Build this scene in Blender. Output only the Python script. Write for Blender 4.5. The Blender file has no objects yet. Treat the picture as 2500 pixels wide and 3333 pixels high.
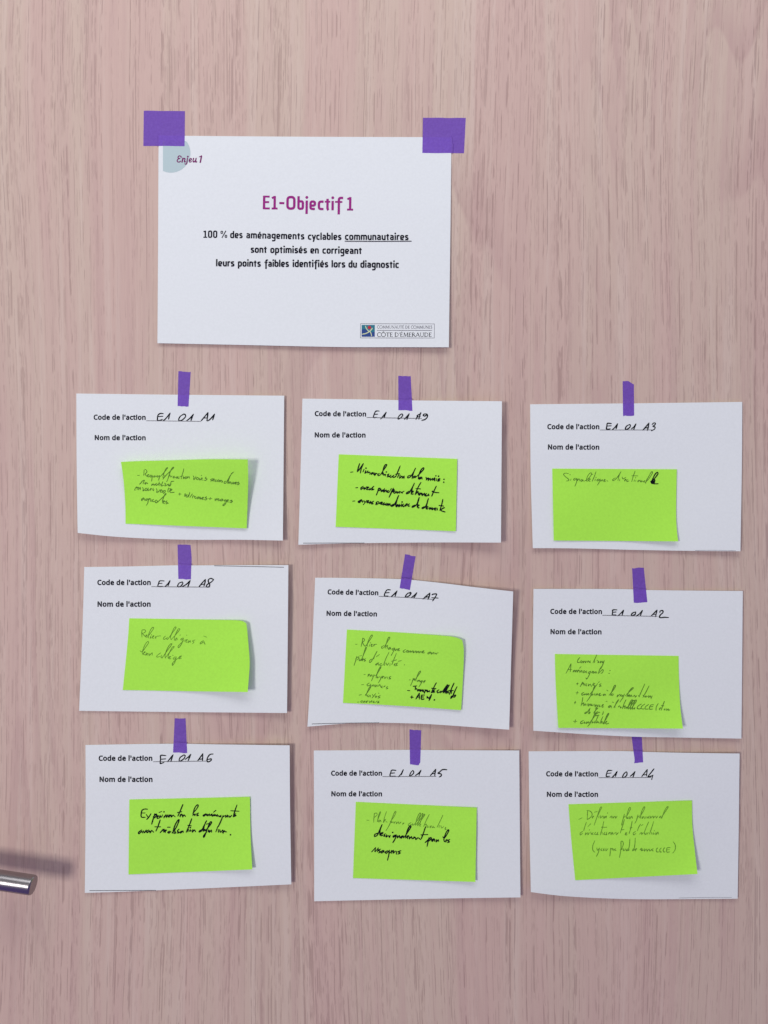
import bpy, bmesh, math, random
from mathutils import Vector
from mathutils.geometry import tessellate_polygon

sc = bpy.context.scene
COL = sc.collection
# ---------------------------------------------------------------- camera, light, exposure
PX = 0.3126e-3          # metres on the door per drafting unit (2500 x 3333 units over the view)
D = 0.79                # camera distance from the door face
Z0 = 1.45               # camera height
cam_d = bpy.data.cameras.new('camera')
cam = bpy.data.objects.new('camera', cam_d); COL.objects.link(cam)
cam.location = (0, -D, Z0); cam.rotation_euler = (math.radians(90), 0, 0)
cam_d.sensor_fit = 'VERTICAL'; cam_d.sensor_height = 24.0
cam_d.lens = 12.0 / ((3333 * PX / 2) / D)
cam_d.clip_start = 0.01; cam_d.clip_end = 50
sc.camera = cam

world = bpy.data.worlds.new('World'); sc.world = world; world.use_nodes = True
wn = world.node_tree.nodes; wl = world.node_tree.links
bg = wn['Background']; bg.inputs['Strength'].default_value = 0.33
tc = wn.new('ShaderNodeTexCoord'); sep = wn.new('ShaderNodeSeparateXYZ'); mr = wn.new('ShaderNodeMapRange')
mr.inputs['From Min'].default_value = -1; mr.inputs['From Max'].default_value = 1
wr = wn.new('ShaderNodeValToRGB')
wr.color_ramp.elements[0].position = 0.30; wr.color_ramp.elements[0].color = (0.52, 0.36, 1.02, 1)
wr.color_ramp.elements[1].position = 0.72; wr.color_ramp.elements[1].color = (1.0, 0.98, 1.02, 1)
e = wr.color_ramp.elements.new(0.5); e.color = (0.68, 0.66, 0.86, 1)
wl.new(tc.outputs['Generated'], sep.inputs[0]); tilt = wn.new('ShaderNodeMath'); tilt.operation = 'MULTIPLY_ADD'; tilt.inputs[1].default_value = -0.28
wl.new(sep.outputs['X'], tilt.inputs[0]); wl.new(sep.outputs['Z'], tilt.inputs[2]); wl.new(tilt.outputs[0], mr.inputs['Value'])
wl.new(mr.outputs[0], wr.inputs[0]); wl.new(wr.outputs[0], bg.inputs['Color'])

def area(name, loc, target, sx, sy, power, color):
    l = bpy.data.lights.new(name, 'AREA'); l.shape = 'RECTANGLE'; l.size = sx; l.size_y = sy
    l.energy = power; l.color = color
    o = bpy.data.objects.new(name, l); COL.objects.link(o); o.location = loc
    o.rotation_euler = (Vector(target) - Vector(loc)).to_track_quat('-Z', 'Y').to_euler()
    return o
area('window_light', (-1.72, -2.85, 1.30), (0, 0, 1.45), 0.62, 0.70, 47.0, (1.0, 0.975, 0.92))
area('ceiling_light', (0.0, -1.0, 2.75), (0, 0, 1.75), 1.6, 0.7, 11.0, (0.97, 1.0, 0.97))

sc.view_settings.view_transform = 'Standard'; sc.view_settings.look = 'None'
sc.view_settings.exposure = 0.0; sc.view_settings.gamma = 1.0
sc.view_settings.use_curve_mapping = False

# ---------------------------------------------------------------- materials
def new_mat(name):
    m = bpy.data.materials.new(name); m.use_nodes = True
    nt = m.node_tree; return m, nt, nt.nodes['Principled BSDF']

def plain(name, col, rough=0.6, metal=0.0, spec=0.3, vary=0.0, scale=300.0, bump=0.0):
    m, nt, p = new_mat(name)
    p.inputs['Base Color'].default_value = (*col, 1); p.inputs['Roughness'].default_value = rough
    p.inputs['Metallic'].default_value = metal; p.inputs['Specular IOR Level'].default_value = spec
    if vary or bump:
        t = nt.nodes.new('ShaderNodeTexCoord'); n = nt.nodes.new('ShaderNodeTexNoise')
        n.inputs['Scale'].default_value = scale; n.inputs['Detail'].default_value = 4
        nt.links.new(t.outputs['Object'], n.inputs['Vector'])
        if vary:
            r = nt.nodes.new('ShaderNodeValToRGB')
            r.color_ramp.elements[0].position = 0.3; r.color_ramp.elements[1].position = 0.7
            r.color_ramp.elements[0].color = (*[c * (1 - vary) for c in col], 1)
            r.color_ramp.elements[1].color = (*[min(1, c * (1 + vary)) for c in col], 1)
            nt.links.new(n.outputs['Fac'], r.inputs[0]); nt.links.new(r.outputs[0], p.inputs['Base Color'])
        if bump:
            b = nt.nodes.new('ShaderNodeBump'); b.inputs['Strength'].default_value = bump
            b.inputs['Distance'].default_value = 0.0004
            nt.links.new(n.outputs['Fac'], b.inputs['Height']); nt.links.new(b.outputs[0], p.inputs['Normal'])
    return m

def wood_material():
    m, nt, p = new_mat('pale_wood_laminate')
    N, L = nt.nodes, nt.links
    def math_(op, a, b=None, c=None):
        n = N.new('ShaderNodeMath'); n.operation = op
        for i, v in enumerate((a, b, c)):
            if v is None: continue
            if isinstance(v, (int, float)): n.inputs[i].default_value = v
            else: L.new(v, n.inputs[i])
        return n.outputs[0]
    def mapr(v, a, b, c=0.0, d=1.0, smooth=True):
        n = N.new('ShaderNodeMapRange')
        if smooth: n.interpolation_type = 'SMOOTHSTEP'
        for k, q in zip(('From Min', 'From Max', 'To Min', 'To Max'), (a, b, c, d)): n.inputs[k].default_value = q
        L.new(v, n.inputs['Value']); return n.outputs[0]
    tcn = N.new('ShaderNodeTexCoord'); s = N.new('ShaderNodeSeparateXYZ'); L.new(tcn.outputs['Object'], s.inputs[0])
    x, z = s.outputs['X'], s.outputs['Z']
    def noise(xx, kx, kz, off=0.0, detail=2.0, rough=0.5):
        c = N.new('ShaderNodeCombineXYZ')
        L.new(math_('MULTIPLY', xx, kx), c.inputs[0]); c.inputs[1].default_value = off
        L.new(math_('MULTIPLY', z, kz), c.inputs[2])
        n = N.new('ShaderNodeTexNoise'); n.inputs['Scale'].default_value = 1.0
        n.inputs['Detail'].default_value = detail; n.inputs['Roughness'].default_value = rough
        L.new(c.outputs[0], n.inputs['Vector']); return n.outputs['Fac']
    w1 = math_('MULTIPLY', math_('SUBTRACT', noise(x, 4.0, 1.2, 3.1, 1), 0.5), 0.055)
    w2 = math_('MULTIPLY', math_('SUBTRACT', noise(x, 45.0, 8.0, 7.7, 2), 0.5), 0.0035)
    xw = math_('ADD', math_('ADD', x, w1), w2)
    band = noise(xw, 22.0, 0.9, 1.3, 3, 0.6)
    streak = noise(xw, 120.0, 2.6, 5.5, 3, 0.6)
    fine = noise(xw, 900.0, 26.0, 9.5, 2, 0.6)
    dens = noise(xw, 16.0, 1.5, 21.5, 2)
    dm = math_('MULTIPLY', math_('SUBTRACT', dens, 0.5), 0.20)
    # long vessel lines, broken into dashes
    col1 = mapr(math_('ADD', noise(xw, 800.0, 2.2, 12.5, 1.0, 0.4), dm), 0.55, 0.70)
    dash1 = mapr(noise(xw, 260.0, 38.0, 15.5, 2.0, 0.5), 0.44, 0.58)
    col2 = mapr(math_('ADD', noise(xw, 1450.0, 3.8, 17.5, 1.0, 0.4), dm), 0.52, 0.68)
    dash2 = mapr(noise(xw, 500.0, 75.0, 19.5, 2.0, 0.5), 0.45, 0.60)
    pore = math_('MAXIMUM', math_('MULTIPLY', col1, dash1), math_('MULTIPLY', math_('MULTIPLY', col2, dash2), 0.7))
    # growth-ring arches: soft contour lines of a long stretched field
    ringf = noise(xw, 7.0, 1.1, 30.0, 1.0, 0.4)
    saw = math_('FRACT', math_('MULTIPLY', ringf, 15.0))
    ring = math_('MULTIPLY', mapr(saw, 0.45, 0.93), mapr(saw, 1.0, 0.93))
    ringmask = mapr(noise(x, 6.0, 1.2, 40.0, 1), 0.46, 0.62)
    ring = math_('MULTIPLY', ring, ringmask)
    def mix(a, b, f, mode='MIX'):
        n = N.new('ShaderNodeMix'); n.data_type = 'RGBA'; n.blend_type = mode
        if isinstance(f, (int, float)): n.inputs['Factor'].default_value = f
        else: L.new(f, n.inputs['Factor'])
        for k, v in ((6, a), (7, b)):
            if isinstance(v, tuple): n.inputs[k].default_value = (*v, 1)
            else: L.new(v, n.inputs[k])
        return n.outputs[2]
    c = mix((0.612, 0.442, 0.386), (0.612, 0.474, 0.396), mapr(band, 0.38, 0.62))
    c = mix(c, (0.545, 0.375, 0.343), math_('MULTIPLY', mapr(streak, 0.48, 0.70), 0.48))
    c = mix(c, (0.68, 0.550, 0.480), math_('MULTIPLY', mapr(streak, 0.48, 0.30), 0.40))
    c = mix(c, (0.46, 0.290, 0.280), math_('MULTIPLY', ring, 0.36))
    c = mix(c, (0.47, 0.32, 0.29), math_('MULTIPLY', mapr(fine, 0.52, 0.75), 0.25))
    c = mix(c, (0.235, 0.130, 0.122), math_('MULTIPLY', pore, 0.41))
    L.new(c, p.inputs['Base Color'])
    p.inputs['Roughness'].default_value = 0.58; p.inputs['Specular IOR Level'].default_value = 0.25
    h = math_('ADD', math_('MULTIPLY', pore, -1.0), math_('MULTIPLY', fine, 0.35))
    b = N.new('ShaderNodeBump'); b.inputs['Strength'].default_value = 0.55; b.inputs['Distance'].default_value = 0.00022
    L.new(h, b.inputs['Height']); L.new(b.outputs[0], p.inputs['Normal'])
    return m

def tape_material():
    m, nt, p = new_mat('purple_tape')
    N, L = nt.nodes, nt.links
    p.inputs['Base Color'].default_value = (0.145, 0.050, 0.40, 1)
    p.inputs['Roughness'].default_value = 0.5; p.inputs['Specular IOR Level'].default_value = 0.3
    t = N.new('ShaderNodeTexCoord'); n = N.new('ShaderNodeTexNoise'); n.inputs['Scale'].default_value = 420
    n.inputs['Detail'].default_value = 5
    L.new(t.outputs['Object'], n.inputs['Vector'])
    r = N.new('ShaderNodeValToRGB'); r.color_ramp.elements[0].position = .35; r.color_ramp.elements[1].position = .65
    r.color_ramp.elements[0].color = (0.270, 0.138, 0.60, 1); r.color_ramp.elements[1].color = (0.310, 0.165, 0.67, 1)
    L.new(n.outputs['Fac'], r.inputs[0]); L.new(r.outputs[0], p.inputs['Base Color'])
    n2 = N.new('ShaderNodeTexNoise'); n2.inputs['Scale'].default_value = 95; n2.inputs['Detail'].default_value = 3
    L.new(t.outputs['Object'], n2.inputs['Vector'])
    b = N.new('ShaderNodeBump'); b.inputs['Strength'].default_value = 0.6; b.inputs['Distance'].default_value = 0.0009
    L.new(n2.outputs['Fac'], b.inputs['Height']); L.new(b.outputs[0], p.inputs['Normal'])
    tr = N.new('ShaderNodeBsdfTransparent'); tr.inputs[0].default_value = (0.72, 0.52, 0.98, 1)
    mx = N.new('ShaderNodeMixShader'); mx.inputs[0].default_value = 0.50
    L.new(tr.outputs[0], mx.inputs[1]); L.new(p.outputs[0], mx.inputs[2])
    L.new(mx.outputs[0], N['Material Output'].inputs['Surface'])
    return m

M_WOOD = wood_material()
M_PAPER = plain('white_paper', (0.795, 0.838, 0.852), 0.85, vary=0.018, scale=420, bump=0.12)
M_NOTE = plain('lime_note_paper', (0.43, 0.91, 0.082), 0.8, vary=0.035, scale=420, bump=0.12)
M_TAPE = tape_material()
M_PRINT = plain('black_print', (0.006, 0.006, 0.016), 0.8, spec=0.08)
M_RULE = plain('grey_rule_print', (0.12, 0.12, 0.14), 0.7, spec=0.2)
M_THIN = plain('thin_rule_print', (0.22, 0.22, 0.25), 0.7, spec=0.2)
M_INK = plain('black_marker_ink', (0.004, 0.006, 0.010), 0.8, spec=0.08)
M_FADED = plain('faded_marker_ink', (0.095, 0.235, 0.024), 0.7, spec=0.2, vary=0.35, scale=700)
M_FAINT = plain('faint_marker_ink', (0.135, 0.315, 0.034), 0.8, spec=0.1, vary=0.35, scale=700)
M_MAGENTA = plain('magenta_print', (0.32, 0.018, 0.22), 0.7, spec=0.2)
M_PLUM = plain('plum_print', (0.19, 0.012, 0.13), 0.7, spec=0.2)
M_CIRCLE = plain('pale_teal_print', (0.49, 0.615, 0.635), 0.85, spec=0.2)
M_TEAL = plain('logo_teal_print', (0.035, 0.20, 0.27), 0.8, spec=0.2)
M_BLUE = plain('logo_blue_print', (0.035, 0.075, 0.26), 0.8, spec=0.2)
M_CREAM = plain('logo_cream_print', (0.66, 0.74, 0.42), 0.8, spec=0.2)
M_RED = plain('logo_red_print', (0.50, 0.035, 0.06), 0.8, spec=0.2)
M_LOGOGREY = plain('logo_grey_print', (0.075, 0.07, 0.10), 0.8, spec=0.2)
M_METAL = plain('brushed_steel', (0.31, 0.29, 0.31), 0.27, metal=1.0, vary=0.06, scale=900)

# ---------------------------------------------------------------- helpers
def place(px, py, d):
    """drafting point -> real point standing d metres in front of the door face"""
    f = (D - d) / D
    return Vector(((px - 1250.0) * PX * f, -d, Z0 + (1666.5 - py) * PX * f))

def link(name, verts, faces, mat, parent=None, origin=None, smooth=False):
    me = bpy.data.meshes.new(name)
    o = bpy.data.objects.new(name, me); COL.objects.link(o)
    if parent is not None:
        origin = parent['_o']; o.parent = parent
    origin = Vector(origin)
    me.from_pydata([tuple(Vector(v) - origin) for v in verts], [], faces); me.update()
    me.materials.append(mat)
    if parent is None: o.location = origin
    o['_o'] = tuple(origin)
    if smooth:
        for p in me.polygons: p.use_smooth = True
    return o

def tag(o, label, cat, group=None):
    o['label'] = label; o['category'] = cat
    if group: o['group'] = group
    return o

def crom(pts, n=4):
    if len(pts) < 3: return list(pts)
    out = []
    P = [pts[0]] + list(pts) + [pts[-1]]
    for i in range(1, len(P) - 2):
        a, b, c, d = P[i - 1], P[i], P[i + 1], P[i + 2]
        for k in range(n):
            t = k / n
            out.append(tuple(0.5 * (2 * b[j] + (c[j] - a[j]) * t + (2 * a[j] - 5 * b[j] + 4 * c[j] - d[j]) * t * t
                                    + (3 * b[j] - a[j] - 3 * c[j] + d[j]) * t ** 3) for j in range(len(b))))
    out.append(tuple(pts[-1])); return out

def along(poly, t):
    """point at arc fraction t of a polyline"""
    seg = [math.dist(poly[i], poly[i + 1]) for i in range(len(poly) - 1)]
    s = t * sum(seg)
    for i, l in enumerate(seg):
        if s <= l or i == len(seg) - 1:
            k = s / l if l else 0
            return (poly[i][0] + (poly[i + 1][0] - poly[i][0]) * k, poly[i][1] + (poly[i + 1][1] - poly[i][1]) * k)
        s -= l

class Sheet:
    """a sheet of paper: outline in drafting units, height field in front of the door"""
    def __init__(self, o, s, TL, TR, BR, BL, top=(), right=(), bottom=(), left=(), under=None, gap=0.0005, lifts=(), ripple=0.0, seed=0):
        c = lambda p: (o[0] + p[0] / s, o[1] + p[1] / s)
        self.TL, self.TR, self.BR, self.BL = map(c, (TL, TR, BR, BL))
        mk = lambda a, mid, b: crom([a] + [c(p) for p in mid] + [b], 6)
        self.T = mk(self.TL, top, self.TR); self.B = mk(self.BL, bottom, self.BR)
        self.Lf = mk(self.TL, left, self.BL); self.R = mk(self.TR, right, self.BR)
        self.under, self.gap, self.lifts, self.ripple, self.seed = under, gap, lifts, ripple, seed
    def uv(self, x, y):
        u = v = 0.5
        for _ in range(4):
            yt = self.TL[1] + (self.TR[1] - self.TL[1]) * u; yb = self.BL[1] + (self.BR[1] - self.BL[1]) * u
            v = (y - yt) / (yb - yt)
            xl = self.TL[0] + (self.BL[0] - self.TL[0]) * v; xr = self.TR[0] + (self.BR[0] - self.TR[0]) * v
            u = (x - xl) / (xr - xl)
        return min(1, max(0, u)), min(1, max(0, v))
    def depth(self, x, y):
        u, v = self.uv(x, y)
        d = self.gap + (self.under.depth(x, y) if self.under else 0)
        for k, amt, p in self.lifts:
            w = {'L': 1 - u, 'R': u, 'T': 1 - v, 'B': v, 'TL': (1 - u) * (1 - v), 'TR': u * (1 - v), 'BR': u * v, 'BL': (1 - u) * v}[k]
            d += amt * 0.001 * max(0, w) ** p
        if self.ripple:
            g = self.seed * 1.7
            d += self.ripple * 0.001 * (0.5 + 0.5 * math.sin(5.1 * u + 2.3 * v + g)) * (0.5 + 0.5 * math.sin(3.7 * v - 2.9 * u + g * 2)) * min(1, 3 * v)
        return d
    def P(self, u, v):
        T, B, L, R = along(self.T, u), along(self.B, u), along(self.Lf, v), along(self.R, v)
        return tuple((1 - v) * T[j] + v * B[j] + (1 - u) * L[j] + u * R[j]
                     - ((1 - u) * (1 - v) * self.TL[j] + u * (1 - v) * self.TR[j] + u * v * self.BR[j] + (1 - u) * v * self.BL[j]) for j in (0, 1))
    def outline(self):
        return self.T + self.R + self.B[::-1] + self.Lf[::-1]
    def mesh(self, nu, nv, thick, depth=None):
        depth = depth or self.depth
        V, F = [], []
        for j in range(nv + 1):
            for i in range(nu + 1):
                x, y = self.P(i / nu, j / nv); V.append(place(x, y, depth(x, y)))
        n = len(V); w = nu + 1
        V += [v + Vector((0, thick, 0)) for v in V]
        for j in range(nv):
            for i in range(nu):
                a = j * w + i
                F.append((a, a + w, a + w + 1, a + 1)); F.append((n + a, n + a + 1, n + a + w + 1, n + a + w))
        rim = [i for i in range(w)] + [j * w + nu for j in range(1, nv + 1)] + [nv * w + i for i in range(nu - 1, -1, -1)] + [j * w for j in range(nv - 1, 0, -1)]
        for a, b in zip(rim, rim[1:] + rim[:1]): F.append((a, b, n + b, n + a))
        return V, F
    def build(self, name, mat, nu=28, nv=20, thick=0.00018, depth=None):
        V, F = self.mesh(nu, nv, thick, depth)
        return link(name, V, F, mat, None, sum(V, Vector()) / len(V), smooth=False)

def inside(poly, x, y):
    c = False
    for (x1, y1), (x2, y2) in zip(poly, poly[1:] + poly[:1]):
        if (y1 > y) != (y2 > y) and x < (x2 - x1) * (y - y1) / (y2 - y1) + x1: c = not c
    return c

class Ink:
    """flat ink shapes laid on a sheet, collected into one mesh"""
    def __init__(self, sheet, lift=0.00010): self.s, self.lift, self.V, self.F, self.k = sheet, lift, [], [], 0
    def add(self, pts, faces):
        b = len(self.V); h = self.lift + self.k * 1.2e-6; self.k += 1
        for x, y in pts: self.V.append(place(x, y, self.s.depth(x, y) + h))
        self.F += [tuple(b + i for i in f) for f in faces]
    def poly(self, loop):
        tris = tessellate_polygon([[Vector((x, y, 0)) for x, y in loop]])
        self.add(loop, [t if area2([loop[i] for i in t]) < 0 else t[::-1] for t in tris])
    def stroke(self, pts, w, cap=True, taper=0.0):
        """ribbon along pts; w a number or one per point"""
        q = [pts[0]]
        W = [w if isinstance(w, (int, float)) else w[0]]
        for i, p in enumerate(pts[1:], 1):
            if math.dist(p, q[-1]) > 1e-3: q.append(p); W.append(w if isinstance(w, (int, float)) else w[i])
        n = len(q)
        if n == 1: return self.dot(q[0], W[0] * 0.6)
        Lf, Rt = [], []
        for i in range(n):
            a = q[max(0, i - 1)]; b = q[min(n - 1, i + 1)]; c = q[i]
            def nrm(p, r):
                l = math.dist(p, r) or 1e-6; return (-(r[1] - p[1]) / l, (r[0] - p[0]) / l)
            if 0 < i < n - 1:
                n1, n2 = nrm(a, c), nrm(c, b); m = (n1[0] + n2[0], n1[1] + n2[1]); ml = math.hypot(*m)
                if ml < 0.55: nn = n2
                else:
                    k = min(1.6, 2 / (ml * ml) * 1.0); nn = (m[0] * k, m[1] * k); 
            else: nn = nrm(a, b)
            h = W[i] / 2
            if taper: h *= 1 - taper * (abs(2 * i / (n - 1) - 1) ** 4)
            Lf.append((c[0] + nn[0] * h, c[1] + nn[1] * h)); Rt.append((c[0] - nn[0] * h, c[1] - nn[1] * h))
        P = Lf + Rt; F = [(i, i + 1, n + i + 1, n + i) for i in range(n - 1)]
        if cap:
            for i, j in ((0, 1), (n - 1, n - 2)):
                dx, dy = q[i][0] - q[j][0], q[i][1] - q[j][1]; l = math.hypot(dx, dy); r = math.dist(Lf[i], Rt[i]) / 2
                b = len(P); ux, uy = dx / l * r, dy / l * r
                P += [(q[i][0] + ux * 0.7 + 0.7 * (Lf[i][0] - q[i][0]), q[i][1] + uy * 0.7 + 0.7 * (Lf[i][1] - q[i][1])),
                      (q[i][0] + ux, q[i][1] + uy),
                      (q[i][0] + ux * 0.7 + 0.7 * (Rt[i][0] - q[i][0]), q[i][1] + uy * 0.7 + 0.7 * (Rt[i][1] - q[i][1]))]
                F.append((i, n + i, b + 2, b + 1, b) if i else (n + i, i, b, b + 1, b + 2))
        self.add(P, F)
    def dot(self, c, r, n=10):
        self.add([(c[0] + r * math.cos(-k * 2 * math.pi / n), c[1] + r * math.sin(-k * 2 * math.pi / n)) for k in range(n)], [tuple(range(n))])
    def build(self, name, mat, parent):
        return link(name, self.V, self.F, mat, parent)

def area2(l):
    return sum(a[0] * b[1] - b[0] * a[1] for a, b in zip(l, l[1:] + l[:1]))

def parse(s):
    out = []
    for st in s.replace('\n', ' ').split(';'):
        p = [tuple(map(float, t.split(','))) for t in st.split()]
        if p: out.append(p)
    return out

def handwrite(sheet, name, parent, data, o, s, w, mat, seed=1):
    ink = Ink(sheet); rnd = random.Random(seed)
    for st in parse(data):
        pts = [(o[0] + x / s, o[1] + y / s) for x, y in st]
        ww = w * rnd.uniform(0.93, 1.07)
        if len(pts) == 1: ink.dot(pts[0], ww * 0.66)
        else:
            q = crom(pts, 4); g = rnd.uniform(0, 6)
            ink.stroke(q, [ww * (1 + 0.08 * math.sin(g + 0.7 * i)) for i in range(len(q))], taper=0.25)
    return ink.build(name, mat, parent)

def glyph_text(sheet, name, parent, VS, FS, x0, y0, x1, y1, mat):
    v = list(map(int, VS.split())); f = list(map(int, FS.split()))
    xs = v[0::2]; a, b = min(xs), max(xs); k = math.dist((x0, y0), (x1, y1)) / (b - a)
    ux, uy = (x1 - x0) / math.dist((x0, y0), (x1, y1)), (y1 - y0) / math.dist((x0, y0), (x1, y1))
    pts = [(x0 + (X - a) * k * ux + Y * k * uy, y0 + (X - a) * k * uy - Y * k * ux) for X, Y in zip(v[0::2], v[1::2])]
    ink = Ink(sheet); ink.add(pts, [tuple(f[i:i + 3]) for i in range(0, len(f), 3)])
    return ink.build(name, mat, parent)
# ---- printed headings as outlines: vertices and triangles
CODE_V='5207 -32 5084 -32 5084 392 5191 392 5199 343 5160 343 5166 350 5187 368 5211 382 5236 391 5263 397 5290 399 5335 395 5376 382 5409 359 5434 325 5448 283 5452 236 5452 -32 5329 -32 5329 227 5323 263 5309 278 5279 285 5253 282 5235 275 5224 264 5216 247 5210 221 5207 186 4971 20 4930 -13 4881 -33 4826 -39 4789 -36 4755 -27 4724 -13 4696 8 4672 34 4653 64 4639 100 4630 138 4628 181 4633 242 4651 296 4681 340 4722 373 4771 393 4826 399 4864 396 4898 387 4930 373 4958 352 4981 327 5000 296 5014 261 5022 223 5025 180 5019 119 5002 65 4772 98 4785 85 4802 78 4826 75 4850 78 4867 85 4880 98 4890 119 4897 146 4900 181 4897 215 4890 242 4880 262 4868 274 4850 282 4826 285 4801 282 4784 274 4772 262 4762 242 4755 215 4753 181 4755 146 4762 119 4553 406 4539 396 4523 390 4507 388 4490 389 4474 395 4459 406 4448 421 4442 439 4440 457 4442 476 4448 494 4460 509 4474 520 4490 525 4507 527 4523 525 4538 519 4553 510 4565 495 4571 476 4573 457 4571 439 4565 421 4568 -32 4445 -32 4445 392 4568 392 4353 -35 4340 -37 4327 -38 4314 -39 4292 -37 4271 -33 4250 -26 4229 -15 4211 1 4196 21 4185 45 4179 73 4177 104 4177 282 4126 282 4126 363 4183 389 4209 475 4300 475 4300 392 4404 392 4404 282 4300 282 4300 108 4301 92 4304 84 4307 80 4311 77 4317 75 4326 74 4332 74 4339 74 4347 76 4354 77 4361 78 4407 91 4407 -17 4378 -29 4366 -33 4056 -33 4038 -36 4018 -38 3996 -39 3961 -36 3927 -29 3896 -16 3868 3 3843 28 3824 59 3810 94 3802 134 3800 178 3802 224 3811 265 3825 301 3845 332 3870 357 3899 376 3931 389 3965 396 4000 399 4021 398 4041 396 4060 392 4078 388 4095 382 4135 365 4096 258 4056 272 4044 275 4032 278 4020 281 4009 282 4002 283 3958 272 3935 241 3925 177 3927 144 3934 117 3944 99 3957 87 3973 79 3997 76 4012 77 4027 79 4040 81 4052 85 4064 89 4121 114 4121 -8 4089 -23 4073 -28 3619 -21 3594 -31 3565 -37 3532 -39 3495 -35 3461 -25 3430 -6 3405 23 3391 59 3387 101 3393 143 3412 180 3443 210 3483 230 3533 242 3590 247 3621 248 3621 237 3619 259 3615 272 3611 277 3604 281 3594 285 3577 286 3563 286 3548 283 3534 279 3519 274 3504 268 3460 248 3418 351 3462 373 3483 381 3506 388 3530 394 3556 397 3582 398 3627 394 3667 383 3701 361 3725 329 3738 290 3742 247 3742 -32 3642 -32 3630 19 3668 19 3660 10 3640 -7 3519 80 3525 77 3534 74 3546 73 3568 75 3586 81 3600 91 3611 103 3617 119 3620 145 3620 143 3601 142 3564 139 3538 133 3525 126 3518 119 3514 111 3512 99 3513 89 3516 84 3331 274 3234 274 3216 512 3349 512 3152 -32 3029 -32 3029 542 3152 542 2671 -32 2649 -36 2626 -38 2600 -39 2563 -36 2528 -28 2495 -14 2465 5 2440 31 2421 61 2406 96 2398 135 2395 177 2398 219 2405 257 2418 292 2436 323 2458 350 2485 371 2516 387 2550 396 2586 399 2621 396 2653 388 2682 374 2708 355 2729 331 2746 304 2758 273 2765 240 2767 205 2767 137 2524 137 2524 138 2532 114 2543 98 2558 86 2577 79 2604 76 2623 76 2641 78 2657 81 2672 86 2689 91 2751 116 2751 -5 2711 -21 2691 -27 2543 269 2533 256 2526 237 2528 248 2638 248 2639 238 2634 256 2626 270 2617 279 2605 284 2586 286 2567 284 2554 278 2217 -19 2192 -30 2163 -37 2131 -39 2082 -33 2037 -13 2000 19 1973 63 1957 117 1952 179 1957 242 1973 296 2000 340 2037 373 2082 393 2132 399 2163 397 2191 390 2216 379 2237 366 2254 350 2259 346 2213 346 2216 318 2215 326 2214 337 2213 348 2212 358 2212 366 2212 542 2335 542 2335 -32 2229 -32 2220 16 2259 16 2255 12 2238 -4 2096 96 2107 84 2121 77 2142 75 2168 77 2185 84 2196 93 2204 109 2210 134 2213 169 2213 178 2210 216 2204 244 2196 264 2185 275 2168 282 2141 285 2122 283 2108 275 2096 262 2086 241 2080 213 2077 178 2080 143 2086 116 1614 -32 1593 -36 1569 -38 1543 -39 1507 -36 1471 -28 1438 -14 1409 5 1384 31 1364 61 1350 96 1341 135 1339 177 1341 219 1349 257 1361 292 1379 323 1402 350 1429 371 1460 387 1494 396 1530 399 1565 396 1597 388 1626 374 1652 355 1673 331 1689 304 1701 273 1708 240 1710 205 1710 137 1467 137 1467 138 1475 114 1487 98 1502 86 1521 79 1548 76 1566 76 1584 78 1600 81 1616 86 1633 91 1694 116 1694 -5 1655 -21 1635 -27 1486 269 1477 256 1469 237 1471 248 1582 248 1583 238 1577 256 1570 270 1561 279 1548 284 1529 286 1511 284 1497 278 1160 -19 1135 -30 1107 -37 1075 -39 1025 -33 981 -13 943 19 916 63 901 117 896 179 901 242 916 296 944 340 981 373 1026 393 1075 399 1107 397 1135 390 1160 379 1180 366 1198 350 1202 346 1157 346 1159 318 1158 326 1157 337 1156 348 1156 358 1156 366 1156 542 1279 542 1279 -32 1172 -32 1164 16 1203 16 1199 12 1181 -4 1039 96 1051 84 1065 77 1085 75 1112 77 1129 84 1139 93 1148 109 1154 134 1156 169 1156 178 1154 216 1148 244 1139 264 1128 275 1111 282 1085 285 1065 283 1051 275 1040 262 1030 241 1023 213 1021 178 1023 143 1030 116 803 20 762 -13 712 -33 657 -39 621 -36 587 -27 555 -13 527 8 503 34 484 64 470 100 462 138 459 181 465 242 482 296 513 340 554 373 603 393 658 399 695 396 730 387 761 373 789 352 813 327 832 296 846 261 854 223 857 180 851 119 833 65 604 98 617 85 633 78 658 75 682 78 699 85 712 98 722 119 729 146 731 181 729 215 722 242 712 262 699 274 682 282 657 285 633 282 616 274 604 262 594 242 587 215 585 181 587 146 594 119 335 -34 312 -36 288 -38 260 -39 210 -35 164 -24 122 -4 87 23 58 57 36 96 21 141 12 189 9 241 12 291 22 339 39 382 62 422 92 455 129 483 172 503 219 514 271 518 324 515 373 504 447 475 395 366 352 384 337 389 321 394 306 398 289 400 272 401 231 396 199 383 174 360 154 329 141 289 137 240 141 190 153 150 171 119 196 97 228 83 271 78 289 79 307 81 324 83 341 87 359 91 417 107 417 -10 376 -24 355 -29'
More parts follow.
